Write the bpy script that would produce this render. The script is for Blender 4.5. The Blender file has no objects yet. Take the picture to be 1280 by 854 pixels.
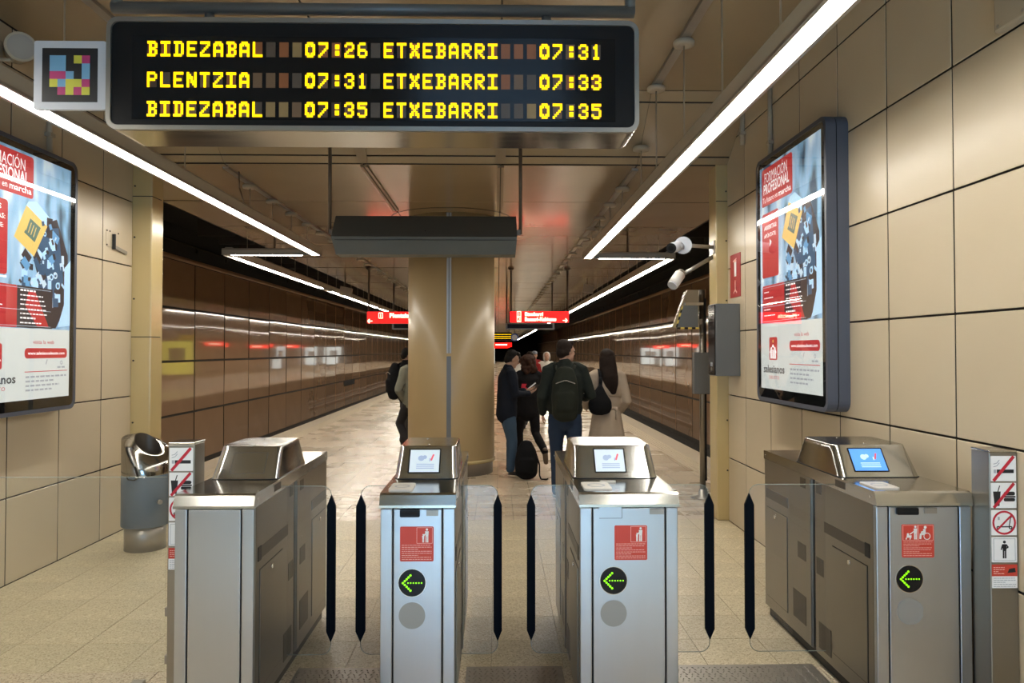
import bpy, bmesh, math, random
from math import sin, cos, pi, radians, atan, tan
from mathutils import Vector, Matrix, Euler

random.seed(7)
SC = bpy.context.scene
COL = SC.collection

# ------------------------------------------------------------------ camera
cam_data = bpy.data.cameras.new('camera')
cam = bpy.data.objects.new('camera', cam_data)
COL.objects.link(cam)
cam.location = (0, 0, 1.70)
cam.rotation_euler = (radians(90) + atan(.02), 0, -atan(18 / 924))
cam_data.sensor_width = 36
cam_data.lens = 36 * 924 / 1280
cam_data.shift_y = -7.5 / 1280
cam_data.clip_end = 400
SC.camera = cam

# ------------------------------------------------------------------ world, lights, exposure
world = bpy.data.worlds.new('world')
SC.world = world
world.use_nodes = True
world.node_tree.nodes['Background'].inputs[0].default_value = (.5, .47, .42, 1)
world.node_tree.nodes['Background'].inputs[1].default_value = .0


def area(name, loc, rot, sx, sy, power, color, spread=180):
    d = bpy.data.lights.new(name, 'AREA')
    d.shape = 'RECTANGLE'
    d.size, d.size_y, d.energy, d.color = sx, sy, power, color
    d.spread = radians(spread)
    o = bpy.data.objects.new(name, d)
    o.location, o.rotation_euler = loc, rot
    COL.objects.link(o)
    return o


# daylight from the street entrance behind the camera, and an added unseen blue fill that tints the gate fronts
area('entrance_daylight', (-.1, -5.6, 1.7), (radians(90), 0, 0), 2.6, 2.4, 190, (.36, .64, 1))
area('added_blue_fill', (0, -.9, 3.9), (0, 0, 0), 2.0, 2.2, 230, (.32, .62, 1), 75)
LED_POWER = 40.0          # linear ceiling lights
SIGN_RED = 2.6
SC.view_settings.view_transform = 'Standard'
SC.view_settings.look = 'None'
SC.view_settings.gamma = 1
SC.view_settings.use_curve_mapping = False
SC.view_settings.exposure = 0.0
SC.cycles.max_bounces = 8
SC.cycles.transparent_max_bounces = 12
SC.cycles.sample_clamp_indirect = 6


# ------------------------------------------------------------------ materials
def mat(name, color, rough=.5, metal=0.0, emit=None, power=0.0, noise=0.0, nscale=6.0, bump=0.0, bscale=40.0,
        stretch=None, rnd=0.0, coat=0.0, rvar=0.0, spec=.5, coatr=.2):
    m = bpy.data.materials.new(name)
    m.use_nodes = True
    nt = m.node_tree
    N, L = nt.nodes, nt.links
    b = N['Principled BSDF']
    b.inputs['Base Color'].default_value = (*color, 1)
    b.inputs['Roughness'].default_value = rough
    b.inputs['Metallic'].default_value = metal
    b.inputs['Coat Weight'].default_value = coat
    b.inputs['Coat Roughness'].default_value = coatr
    b.inputs['Specular IOR Level'].default_value = spec
    tc = N.new('ShaderNodeTexCoord')
    mp = N.new('ShaderNodeMapping')
    L.new(tc.outputs['Object'], mp.inputs[0])
    if stretch:
        mp.inputs['Scale'].default_value = stretch
    nz = N.new('ShaderNodeTexNoise')
    nz.inputs['Scale'].default_value = nscale
    nz.inputs['Detail'].default_value = 4
    L.new(mp.outputs[0], nz.inputs['Vector'])
    last = None
    if noise or rnd:
        mr = N.new('ShaderNodeMapRange')
        mr.inputs['To Min'].default_value = 1 - noise
        mr.inputs['To Max'].default_value = 1 + noise
        L.new(nz.outputs[0], mr.inputs['Value'])
        fac = mr.outputs[0]
        if rnd:
            oi = N.new('ShaderNodeObjectInfo')
            m2 = N.new('ShaderNodeMapRange')
            m2.inputs['To Min'].default_value = 1 - rnd
            m2.inputs['To Max'].default_value = 1 + rnd
            L.new(oi.outputs['Random'], m2.inputs['Value'])
            mu = N.new('ShaderNodeMath')
            mu.operation = 'MULTIPLY'
            L.new(fac, mu.inputs[0])
            L.new(m2.outputs[0], mu.inputs[1])
            fac = mu.outputs[0]
        vm = N.new('ShaderNodeVectorMath')
        vm.operation = 'SCALE'
        vm.inputs[0].default_value = color
        L.new(fac, vm.inputs['Scale'])
        L.new(vm.outputs[0], b.inputs['Base Color'])
    if rvar:
        mr = N.new('ShaderNodeMapRange')
        mr.inputs['To Min'].default_value = max(0, rough - rvar)
        mr.inputs['To Max'].default_value = rough + rvar
        L.new(nz.outputs[0], mr.inputs['Value'])
        L.new(mr.outputs[0], b.inputs['Roughness'])
    if bump:
        nb = N.new('ShaderNodeTexNoise')
        nb.inputs['Scale'].default_value = bscale
        nb.inputs['Detail'].default_value = 3
        L.new(mp.outputs[0], nb.inputs['Vector'])
        bp = N.new('ShaderNodeBump')
        bp.inputs['Strength'].default_value = bump
        bp.inputs['Distance'].default_value = .01
        L.new(nb.outputs[0], bp.inputs['Height'])
        L.new(bp.outputs[0], b.inputs['Normal'])
    if emit:
        b.inputs['Emission Color'].default_value = (*emit, 1)
        b.inputs['Emission Strength'].default_value = power
    return m


def terrazzo(name, base, dark, light, rough, joints=None, coat=0.0):
    m = mat(name, base, rough)
    nt = m.node_tree
    N, L = nt.nodes, nt.links
    b = N['Principled BSDF']
    b.inputs['Coat Weight'].default_value = coat
    tc = N['Texture Coordinate']
    vo = N.new('ShaderNodeTexVoronoi')
    vo.inputs['Scale'].default_value = 130
    L.new(tc.outputs['Object'], vo.inputs['Vector'])
    cr = N.new('ShaderNodeValToRGB')
    e = cr.color_ramp.elements
    e[0].position, e[0].color = .1, (*dark, 1)
    e[1].position, e[1].color = .95, (*light, 1)
    x = e.new(.32)
    x.color = (*base, 1)
    x = e.new(.8)
    x.color = (*base, 1)
    sx = N.new('ShaderNodeSeparateColor')
    L.new(vo.outputs['Color'], sx.inputs[0])
    L.new(sx.outputs[0], cr.inputs[0])
    nz = N.new('ShaderNodeTexNoise')
    nz.inputs['Scale'].default_value = 1.3
    nz.inputs['Detail'].default_value = 5
    L.new(tc.outputs['Object'], nz.inputs['Vector'])
    mr = N.new('ShaderNodeMapRange')
    mr.inputs['To Min'].default_value = .78
    mr.inputs['To Max'].default_value = 1.18
    L.new(nz.outputs[0], mr.inputs['Value'])
    oi = N.new('ShaderNodeObjectInfo')
    m2 = N.new('ShaderNodeMapRange')
    m2.inputs['To Min'].default_value = .95
    m2.inputs['To Max'].default_value = 1.04
    L.new(oi.outputs['Random'], m2.inputs['Value'])
    mu = N.new('ShaderNodeMath')
    mu.operation = 'MULTIPLY'
    L.new(mr.outputs[0], mu.inputs[0])
    L.new(m2.outputs[0], mu.inputs[1])
    vm = N.new('ShaderNodeVectorMath')
    vm.operation = 'SCALE'
    L.new(cr.outputs[0], vm.inputs[0])
    L.new(mu.outputs[0], vm.inputs['Scale'])
    out = vm.outputs[0]
    if joints:
        bk = N.new('ShaderNodeTexBrick')
        bk.offset = 0
        bk.inputs['Scale'].default_value = 1
        bk.inputs['Brick Width'].default_value = joints
        bk.inputs['Row Height'].default_value = joints
        bk.inputs['Mortar Size'].default_value = .004
        bk.inputs['Color1'].default_value = (1, 1, 1, 1)
        bk.inputs['Color2'].default_value = (.9, .88, .86, 1)
        bk.inputs['Mortar'].default_value = (.45, .42, .4, 1)
        L.new(tc.outputs['Object'], bk.inputs['Vector'])
        mx = N.new('ShaderNodeVectorMath')
        mx.operation = 'MULTIPLY'
        L.new(out, mx.inputs[0])
        L.new(bk.outputs[0], mx.inputs[1])
        out = mx.outputs[0]
    L.new(out, b.inputs['Base Color'])
    rr = N.new('ShaderNodeMapRange')
    rr.inputs['To Min'].default_value = rough * .75
    rr.inputs['To Max'].default_value = rough * 1.3
    L.new(nz.outputs[0], rr.inputs['Value'])
    L.new(rr.outputs[0], b.inputs['Roughness'])
    return m


def glass_mat(name, tint=(1, 1, 1), rough=.02, gloss=1.0, ior=1.5):
    m = bpy.data.materials.new(name)
    m.use_nodes = True
    N, L = m.node_tree.nodes, m.node_tree.links
    N.remove(N['Principled BSDF'])
    t = N.new('ShaderNodeBsdfTransparent')
    t.inputs[0].default_value = (*tint, 1)
    g = N.new('ShaderNodeBsdfGlossy')
    g.inputs['Roughness'].default_value = rough
    g.inputs['Color'].default_value = (gloss, gloss, gloss, 1)
    fr = N.new('ShaderNodeFresnel')
    fr.inputs[0].default_value = ior
    mx = N.new('ShaderNodeMixShader')
    ge = N.new('ShaderNodeNewGeometry')          # same reflectance from both faces of the thin pane
    mi = N.new('ShaderNodeMapRange')
    mi.inputs['To Min'].default_value = ior
    mi.inputs['To Max'].default_value = 1 / ior
    L.new(ge.outputs['Backfacing'], mi.inputs['Value'])
    L.new(mi.outputs[0], fr.inputs[0])
    L.new(fr.outputs[0], mx.inputs[0])
    L.new(t.outputs[0], mx.inputs[1])
    L.new(g.outputs[0], mx.inputs[2])
    L.new(mx.outputs[0], N['Material Output'].inputs[0])
    return m


def glow(name, color, power):
    return mat(name, tuple(min(1, c * .6) for c in color), .4, emit=color, power=power)


M = {}
M['tile'] = mat('cream_enamel', (.57, .48, .345), .34, noise=.05, nscale=2.0, rnd=.05, coat=.1, rvar=.05)
M['tile_dark'] = mat('brown_enamel', (.40, .25, .15), .09, noise=.08, nscale=1.5, rnd=.08, coat=.8, rvar=.03, coatr=.03)
M['floor_joint'] = mat('floor_grout', (.22, .175, .11), .8, noise=.2)
M['joint'] = mat('dark_joint', (.03, .022, .015), .8)
M['ceil'] = mat('beige_ceiling_panel', (.33, .25, .155), .24, noise=.05, nscale=1.2, rnd=.05, coat=.3, rvar=.07, coatr=.1)
M['batten'] = mat('ceiling_batten', (.27, .2, .13), .4, noise=.1)
M['pilaster'] = mat('ochre_enamel', (.50, .385, .18), .22, noise=.05, nscale=2, coat=.4)
M['column'] = mat('ochre_column_enamel', (.40, .29, .145), .38, noise=.05, nscale=1.2, coat=.12, coatr=.15)
M['black'] = mat('black_void', (.006, .006, .006), .9)
M['ballast'] = mat('dark_ballast', (.02, .017, .014), .95, noise=.5, nscale=30, bump=.6)
M['rail'] = mat('rail_steel', (.12, .1, .09), .35, metal=.8)
M['floor'] = terrazzo('beige_terrazzo', (.535, .46, .305), (.36, .29, .175), (.66, .58, .43), .34)
M['floor_border'] = terrazzo('pale_border_terrazzo', (.60, .50, .36), (.34, .25, .16), (.74, .64, .5), .36)
M['platform'] = terrazzo('platform_terrazzo', (.56, .46, .335), (.42, .33, .23), (.64, .55, .42), .27, joints=.385, coat=.12)
M['tactile'] = mat('tactile_strip', (.46, .38, .27), .45, noise=.1, nscale=20)
M['edge'] = mat('platform_edge_stone', (.42, .35, .26), .35, noise=.1, nscale=12)
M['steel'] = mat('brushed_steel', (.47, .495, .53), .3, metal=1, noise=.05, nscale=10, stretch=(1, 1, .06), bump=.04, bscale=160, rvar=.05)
M['steel_hood'] = mat('brushed_steel_hood', (.46, .46, .45), .15, metal=1, noise=.05, nscale=10, stretch=(.06, 1, 1), bump=.02, bscale=120, rvar=.04)
M['bin_top'] = mat('bin_polished_steel', (.42, .41, .38), .14, metal=1, noise=.05)
M['housing'] = mat('light_housing_paint', (.42, .38, .31), .45, noise=.05)
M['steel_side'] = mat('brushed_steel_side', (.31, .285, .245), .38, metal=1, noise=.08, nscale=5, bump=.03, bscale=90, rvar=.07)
M['steel_lid'] = mat('satin_steel_lid', (.50, .49, .46), .15, metal=1, noise=.05, nscale=14, stretch=(.1, 1, 1), rvar=.05)
M['steel_dark'] = mat('dark_steel_recess', (.10, .085, .07), .4, metal=.6, noise=.1)
M['chrome'] = mat('polished_steel', (.7, .68, .65), .1, metal=1, noise=.03)
M['rod'] = mat('dark_bronze_rod', (.10, .075, .055), .4, metal=.6)
M['rod_light'] = mat('painted_rod', (.33, .27, .19), .5)
M['alu'] = mat('grey_aluminium', (.34, .31, .27), .4, metal=.7, noise=.05)
M['blackpl'] = mat('black_plastic', (.010, .010, .011), .3, noise=.1, spec=.15)
M['blackgl'] = mat('black_display_glass', (.007, .0075, .009), .1, spec=.25)
M['bezel'] = mat('grey_bezel', (.26, .25, .23), .35, metal=.7)
M['white'] = mat('white_enamel', (.50, .51, .55), .4, noise=.03)
M['whitepl'] = mat('white_plastic', (.62, .6, .56), .4, noise=.05)
M['beigepl'] = mat('beige_plastic', (.42, .36, .27), .5, noise=.06)
M['slate'] = mat('slate_blue_powder_coat', (.075, .085, .115), .45, noise=.06, bump=.02, bscale=200)
M['binblue'] = mat('blue_grey_bin_paint', (.095, .125, .155), .45, noise=.06, spec=.3)
M['strip'] = mat('black_edge_strip', (.003, .005, .009), .5, spec=.05)
M['red'] = mat('red_sticker', (.56, .05, .03), .45, noise=.05)
M['redsign'] = mat('red_sign_enamel', (.38, .012, .018), .4, noise=.05)
M['pink'] = mat('sign_pale_print', (.85, .5, .45), .5)
M['print_black'] = mat('black_print', (.01, .01, .012), .5)
M['print_white'] = mat('white_print', (.85, .85, .85), .5)
M['print_red'] = mat('red_print', (.5, .01, .03), .5)
M['print_grey'] = mat('grey_print', (.4, .42, .46), .5)
M['boxgrey'] = mat('grey_cabinet_paint', (.125, .13, .13), .4, metal=.2, noise=.06)
M['cab_shade'] = mat('shaded_cabinet_paint', (.03, .028, .022), .55, noise=.1)  # cabinet paint with the shade of its upper face put into the colour
M['cab_lit'] = mat('floor_lit_cabinet_paint', (.085, .09, .085), .5, noise=.1)  # same cabinet, colour lightened for floor bounce on the lower face
M['tread'] = mat('checker_plate_steel', (.3, .28, .25), .38, metal=.85, noise=.2, nscale=14)
M['yellow'] = mat('hazard_yellow', (.7, .5, .08), .5)
M['glass'] = glass_mat('clear_glass', (.96, .975, .97))
M['flapglass'] = glass_mat('flap_glass', (.955, .955, .965), .04)
M['cover'] = glass_mat('poster_cover_glass', (1, 1, 1), .015)
M['led'] = glow('led_diffuser', (1, .95, .85), LED_POWER)
M['led_far'] = glow('led_diffuser_platform', (1, .92, .78), LED_POWER * 1.7)
M['amber'] = glow('amber_led', (1, .62, .0), 1.7)
M['green'] = glow('green_led', (.28, 1, .0), 1.3)
M['redlit'] = glow('red_backlit_sign', (1, .003, .0015), SIGN_RED)
M['paleLit'] = glow('backlit_sign_lettering', (1, .75, .5), 3)
M['screen'] = glow('ticket_screen', (.60, .70, .78), .72)
M['screen_blue'] = glow('blue_ticket_screen', (.10, .33, .88), .95)
M['screen_ink'] = glow('screen_ink', (.35, .45, .62), .7)
M['screen_red'] = glow('screen_red', (.7, .12, .16), .7)
for k, (r_, g_, b_) in dict(a=(.09, .055, .03), b=(.15, .055, .02), c=(.05, .038, .028), d=(.16, .11, .045), e=(.035, .02, .012)).items():
    M['cell_' + k] = mat('led_cell_' + k, (r_, g_, b_), .35, emit=(r_, g_, b_), power=.35)


# ------------------------------------------------------------------ mesh builder
def wloc(o):
    v = Vector((0, 0, 0))
    while o is not None:
        v += Vector(o.location)
        o = o.parent
    return v


class MB:
    def __init__(s):
        s.v, s.f, s.m, s.s = [], [], [], []
        s.mats = []

    def add(s, vs, fs, m=None, smooth=False):
        n = len(s.v)
        s.v += [Vector(p) for p in vs]
        if m is not None and m not in s.mats:
            s.mats.append(m)
        k = s.mats.index(m) if m is not None else 0
        for f in fs:
            s.f.append([i + n for i in f])
            s.m.append(k)
            s.s.append(smooth)
        return s

    def box(s, x0, x1, y0, y1, z0, z1, m=None):
        vs = [(x, y, z) for x in (x0, x1) for y in (y0, y1) for z in (z0, z1)]
        fs = [(0, 1, 3, 2), (4, 6, 7, 5), (0, 4, 5, 1), (2, 3, 7, 6), (0, 2, 6, 4), (1, 5, 7, 3)]
        return s.add(vs, fs, m)

    def rbox(s, x0, x1, y0, y1, z0, z1, b=.005, m=None, seg=2):
        bm = bmesh.new()
        bmesh.ops.create_cube(bm, size=1)
        for v in bm.verts:
            v.co = Vector((x0 + (v.co.x + .5) * (x1 - x0), y0 + (v.co.y + .5) * (y1 - y0), z0 + (v.co.z + .5) * (z1 - z0)))
        bmesh.ops.bevel(bm, geom=list(bm.edges), offset=b, segments=seg, profile=.5, affect='EDGES')
        bm.verts.index_update()
        vs = [v.co.copy() for v in bm.verts]
        fs = [[v.index for v in f.verts] for f in bm.faces]
        bm.free()
        return s.add(vs, fs, m, False)

    def prism(s, pts, axis, a0, a1, m=None, smooth=False):
        """pts: 2-D outline in the two other axes (order x,y,z), extruded along axis from a0 to a1"""
        n = len(pts)

        def P(p, a):
            return {'x': (a, p[0], p[1]), 'y': (p[0], a, p[1]), 'z': (p[0], p[1], a)}[axis]
        vs = [P(p, a0) for p in pts] + [P(p, a1) for p in pts]
        s.add(vs, [list(range(n))[::-1], list(range(n, 2 * n))], m)
        k = len(s.v) - 2 * n
        mi = s.mats.index(m) if m is not None else 0
        for i in range(n):
            j = (i + 1) % n
            s.f.append([k + i, k + j, k + n + j, k + n + i])
            s.m.append(mi)
            s.s.append(smooth)
        return s

    def loft(s, rings, m=None, smooth=True, cap=True, closed=True):
        n = len(rings[0])
        vs = [p for r in rings for p in r]
        fs = []
        for k in range(len(rings) - 1):
            for i in range(n if closed else n - 1):
                j = (i + 1) % n
                fs.append((k * n + i, k * n + j, (k + 1) * n + j, (k + 1) * n + i))
        s.add(vs, fs, m, smooth)
        if cap:
            b = len(s.v) - len(vs)
            mi = s.mats.index(m) if m is not None else 0
            s.f.append([b + i for i in range(n)][::-1])
            s.f.append([b + (len(rings) - 1) * n + i for i in range(n)])
            s.m += [mi, mi]
            s.s += [False, False]
        return s

    def cyl(s, p0, p1, r, m=None, seg=10, r1=None, smooth=True):
        p0, p1 = Vector(p0), Vector(p1)
        d = (p1 - p0).normalized()
        a = d.orthogonal().normalized()
        b = d.cross(a)
        r1 = r if r1 is None else r1
        R = [[p + (a * cos(2 * pi * i / seg) + b * sin(2 * pi * i / seg)) * q for i in range(seg)] for p, q in ((p0, r), (p1, r1))]
        return s.loft(R, m, smooth)

    def tube(s, pts, r, m=None, seg=8):
        for i in range(len(pts) - 1):
            s.cyl(pts[i], pts[i + 1], r, m, seg)
        return s

    def lathe(s, prof, c, m=None, seg=32, sx=1.0, sy=1.0, cap=True):
        R = [[(c[0] + r * cos(2 * pi * i / seg) * sx, c[1] + r * sin(2 * pi * i / seg) * sy, z) for i in range(seg)] for r, z in prof]
        return s.loft(R, m, True, cap)

    def ball(s, c, r, m=None, seg=12, rings=8, sx=1, sy=1, sz=1):
        R = []
        for k in range(1, rings):
            t = pi * k / rings
            R.append([(c[0] + r * sx * sin(t) * cos(2 * pi * i / seg), c[1] + r * sy * sin(t) * sin(2 * pi * i / seg), c[2] - r * sz * cos(t)) for i in range(seg)])
        return s.loft(R, m, True)

    def build(s, name, m=None, parent=None, recalc=True):
        me = bpy.data.meshes.new(name)
        off = wloc(parent) if parent is not None else Vector((0, 0, 0))
        me.from_pydata([tuple(v - off) for v in s.v], [], s.f)
        mats = s.mats if s.mats else [m]
        for q in mats:
            me.materials.append(q)
        if recalc:
            bm = bmesh.new()
            bm.from_mesh(me)
            bmesh.ops.recalc_face_normals(bm, faces=bm.faces)
            bm.to_mesh(me)
            bm.free()
        for p, k, sm in zip(me.polygons, s.m, s.s):
            p.material_index = k
            p.use_smooth = sm
        o = bpy.data.objects.new(name, me)
        COL.objects.link(o)
        if parent is not None:
            o.parent = parent
        return o


class Frame:
    """flat work on a surface: u to the right, v up, w out of the surface, from an origin"""
    def __init__(s, o, u, v):
        s.o, s.u, s.v = Vector(o), Vector(u).normalized(), Vector(v).normalized()
        s.w = s.u.cross(s.v)

    def P(s, u, v, w=0):
        return s.o + s.u * u + s.v * v + s.w * w

    def slab(s, mb, pts, w0, w1, m=None, smooth=False):
        n = len(pts)
        vs = [s.P(a, b, w0) for a, b in pts] + [s.P(a, b, w1) for a, b in pts]
        fs = [list(range(n))[::-1], list(range(n, 2 * n))] + [(i, (i + 1) % n, n + (i + 1) % n, n + i) for i in range(n)]
        return mb.add(vs, fs, m, smooth)

    def rect(s, mb, u0, u1, v0, v1, w0, w1, m=None):
        return s.slab(mb, [(u0, v0), (u1, v0), (u1, v1), (u0, v1)], w0, w1, m)

    def rrect(s, mb, u0, u1, v0, v1, r, w0, w1, m=None, seg=4):
        return s.slab(mb, rounded(u0, u1, v0, v1, r, seg), w0, w1, m)

    def disc(s, mb, u, v, r, w0, w1, m=None, seg=24):
        return s.slab(mb, [(u + r * cos(2 * pi * i / seg), v + r * sin(2 * pi * i / seg)) for i in range(seg)], w0, w1, m)

    def ring(s, mb, u, v, r0, r1, w0, w1, m=None, seg=28):
        for i in range(seg):
            a, b = 2 * pi * i / seg, 2 * pi * (i + 1) / seg
            s.slab(mb, [(u + r0 * cos(a), v + r0 * sin(a)), (u + r1 * cos(a), v + r1 * sin(a)), (u + r1 * cos(b), v + r1 * sin(b)), (u + r0 * cos(b), v + r0 * sin(b))], w0, w1, m)

    def line(s, mb, a, b, t, w0, w1, m=None):
        a, b = Vector(a), Vector(b)
        d = (b - a).normalized() * t / 2
        n = Vector((-d.y, d.x))
        return s.slab(mb, [tuple(a - n - d * 0), tuple(b - n), tuple(b + n), tuple(a + n)], w0, w1, m)


def rounded(u0, u1, v0, v1, r, seg=4):
    pts = []
    for cu, cv, a0 in ((u1 - r, v1 - r, 0), (u0 + r, v1 - r, 90), (u0 + r, v0 + r, 180), (u1 - r, v0 + r, 270)):
        for k in range(seg + 1):
            a = radians(a0 + 90 * k / seg)
            pts.append((cu + r * cos(a), cv + r * sin(a)))
    return pts


_txt = {}


def text_geo(string, bold=0.0):
    key = (string, bold)
    if key in _txt:
        return _txt[key]
    cu = bpy.data.curves.new('lettering', 'FONT')
    cu.body = string
    cu.size = 1
    cu.offset = bold
    cu.resolution_u = 2
    o = bpy.data.objects.new('lettering', cu)
    COL.objects.link(o)
    dg = bpy.context.evaluated_depsgraph_get()
    dg.update()
    me = bpy.data.meshes.new_from_object(o.evaluated_get(dg))
    vs = [v.co.copy() for v in me.vertices]
    fs = [list(p.vertices) for p in me.polygons]
    bpy.data.objects.remove(o)
    bpy.data.curves.remove(cu)
    bpy.data.meshes.remove(me)
    _txt[key] = (vs, fs)
    return vs, fs


def lettering(mb, fr, string, u, v, height, m, w=.001, width=None, align='l', bold=0.0):
    """string with cap height `height`, baseline at v; optional exact width"""
    vs, fs = text_geo(string, bold)
    k = height / .70
    x0, x1 = min(p.x for p in vs), max(p.x for p in vs)
    kx = width / (x1 - x0) if width else k
    wd = (x1 - x0) * kx
    u0 = u if align == 'l' else u - wd / 2 if align == 'c' else u - wd
    mb.add([fr.P(u0 + (p.x - x0) * kx, v + p.y * k, w) for p in vs], fs, m)


# ------------------------------------------------------------------ scene objects
def tag(o, label, cat, group=None):
    o['label'], o['category'] = label, cat
    if group:
        o['group'] = group
    return o


def thing(name, label, cat, loc=(0, 0, 0), group=None):
    o = bpy.data.objects.new(name, None)
    COL.objects.link(o)
    o.location = loc
    o.empty_display_size = .1
    return tag(o, label, cat, group)


def struct(o):
    o['kind'] = 'structure'
    return o


def piece(name, me, parent, loc, rot=(0, 0, 0)):
    """one more object with shared mesh data, placed in world coordinates under its parent"""
    o = bpy.data.objects.new(name, me)
    COL.objects.link(o)
    o.parent = parent
    o.location = Vector(loc) - wloc(parent)
    o.rotation_euler = rot
    return o


_tile = {}


def tile_mesh(name, sx, sy, sz, m, b=.004, dark_edge=False):
    """chamfered plate centred on the origin"""
    key = (name, round(sx, 4), round(sy, 4), round(sz, 4), m.name)
    if key in _tile:
        return _tile[key]
    q = MB()
    q.rbox(-sx / 2, sx / 2, -sy / 2, sy / 2, -sz / 2, sz / 2, b, m, 1)
    me = bpy.data.meshes.new(name)
    me.from_pydata([tuple(v) for v in q.v], [], q.f)
    me.materials.append(m)
    if dark_edge:                      # panel edges take the dark joint colour so seams stay dark seen obliquely
        me.materials.append(M['joint'])
        k = [sx, sy, sz].index(min(sx, sy, sz))
        for p in me.polygons:
            if abs(p.normal[k]) < .3:
                p.material_index = 1
    _tile[key] = me
    return me

# ================================================================== SETTING
XL, XR = -3.55, 2.31            # side walls of the ticket hall
YE = 7.37                        # end of the hall, start of the platform
TH, TW = .628, .632              # wall panel size
ZC, ZP = 4.06, 3.555             # ceilings: hall, platform
PL, PR = -4.45, 3.36             # platform edges
TL, TR = -7.8, 6.35              # far walls behind the tracks
FAR = 118
GAP = .011

# ---- floor of the hall and platform, one slab, with terrazzo tiles laid on it where they can be told apart
mb = MB()
mb.box(XL - .1, XR + .1, -7, YE + .25, -.3, -.012, M['floor_joint'])
mb.box(PL, PR, YE + .25, FAR, -.3, -.012, M['floor_joint'])
mb.box(XL, XR, -7, 2.95, -.012, 0, M['floor_border'])
mb.box(PL + .6, PR - .6, 8.75, FAR, -.012, 0, M['platform'])
floor = struct(mb.build('floor'))
P_ = .385
nx = 15
tw = (XR - XL) / nx
y = 3.98
rows = []
while y < 8.7:
    rows.append(y)
    y += P_
for j, y in enumerate(rows):
    yy1 = min(y + P_, 8.745)
    for i in range(nx):
        m = M['floor'] if y < YE - .1 else M['platform']
        me = tile_mesh('floor_tile', tw - .002, yy1 - y - .002, .03, m, .001)
        piece('floor_tile', me, floor, (XL + tw * (i + .5), (y + yy1) / 2, -.015 + random.uniform(-.0006, .0006)))
for i in range(10):              # pale border tiles in front of the gates
    for j in range(2):
        w_ = (XR - XL) / 10
        piece('border_tile', tile_mesh('border_tile', w_ - .003, .512, .03, M['floor_border'], .0015), floor, (XL + w_ * (i + .5), 3.98 - .257 - .515 * j, -.015))
# wide flanks of the platform beside the hall opening
mb = MB()
mb.box(PL + .6, XL, YE + .25, 8.75, -.012, 0, M['platform'])
mb.box(XR, PR - .6, YE + .25, 8.75, -.012, 0, M['platform'])
mb.build('platform_flank', parent=floor)
# tactile strips (ribs), pale edge stones
for side, xe in ((1, PR), (-1, PL)):
    a, b = sorted((xe, xe - side * .32))
    mb = MB().box(a, b, YE + .25, FAR, -.012, .002, M['edge'])
    mb.build('edge_stone', parent=floor)
    a, b = sorted((xe - side * .32, xe - side * .6))
    mb = MB().box(a, b, YE + .25, FAR, -.012, .0, M['tactile'])
    for k in range(5):
        x = a + .028 + k * .056
        mb.box(x - .012, x + .012, YE + .25, FAR, 0, .006, M['tactile'])
    mb.build('tactile_strip', parent=floor)

# ---- hall side walls: cream enamelled panels on a dark backing
for name, X, s in (('wall_left', XL, 1), ('wall_right', XR, -1)):
    mb = MB()
    a, b = sorted((X - s * .02, X - s * .3))
    mb.box(a, b, -7, YE, -.3, ZC + .1, M['joint'])
    w = struct(mb.build(name))
    y1 = YE - (.13 if s > 0 else 0)
    y0s = []
    yy = 6.70 if s > 0 else 6.85
    cuts = [y1]
    while yy > 2.2:
        cuts.append(yy)
        yy -= TW
    for r in range(7):
        z0 = r * TH
        z1 = min(z0 + TH, ZC - .002)
        for k in range(len(cuts) - 1):
            c0, c1 = cuts[k + 1], cuts[k]
            me = tile_mesh('wall_panel', .02, c1 - c0 - GAP, z1 - z0 - GAP, M['tile'], .003, True)
            piece('wall_panel', me, w, (X - s * .01, (c0 + c1) / 2, (z0 + z1) / 2),
                  (0, radians(random.uniform(-.12, .12)), radians(random.uniform(-.12, .12))))
    mb = MB()
    a, b = sorted((X, X - s * .02))
    mb.box(a, b, -7, cuts[-1] - GAP, 0, ZC, M['tile'])
    mb.build('plain_panelling', parent=w)
    for k in range(len(cuts) - 1):      # small fixing studs along the end of the wall
        pass

# ---- wall behind the camera with the street entrance
mb = MB()
mb.box(XL - .3, -2.2, -7.3, -7, -.3, ZC + .1, M['tile'])
mb.box(1.7, XR + .3, -7.3, -7, -.3, ZC + .1, M['tile'])
mb.box(-2.2, 1.7, -7.3, -7, 2.9, ZC + .1, M['tile'])
mb.box(-2.2, 1.7, -9.3, -9.2, -.3, 3.2, M['tile'])
mb.box(-2.2, 1.7, -9.2, -7.0, -.3, -.01, M['floor_border'])
struct(mb.build('wall_back'))

# ---- ceilings
xs = [XL, -2.72, -1.34, .03, 1.40, XR]
xp = [-4.17, -2.72, -1.34, .03, 1.40, 3.0]
mb = MB()
mb.box(XL - .3, XR + .3, -7.3, 6.65, ZC + .02, ZC + .3, M['joint'])
mb.prism([(6.65, ZC + .02), (YE, ZP + .02), (YE + .3, ZP + .02), (YE + .3, ZC + .3), (6.65, ZC + .3)], 'x', XL - .3, XR + .3, M['joint'])
mb.box(-4.17, 3.0, YE, FAR, ZP + .02, ZP + .3, M['joint'])
ceiling = struct(mb.build('ceiling'))
for k in range(7):
    y1 = 6.65 - 1.85 * k
    for i in range(5):
        if y1 < 2.5:
            continue
        me = tile_mesh('ceiling_panel', xs[i + 1] - xs[i] - GAP, 1.85 - .02, .02, M['ceil'], .003, True)
        piece('ceiling_panel', me, ceiling, ((xs[i] + xs[i + 1]) / 2, y1 - .925, ZC + .01))
mb = MB()
mb.box(XL, XR, -7, 6.65 - 1.85 * 3, ZC, ZC + .02, M['ceil'])
mb.build('plain_ceiling', parent=ceiling)
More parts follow.
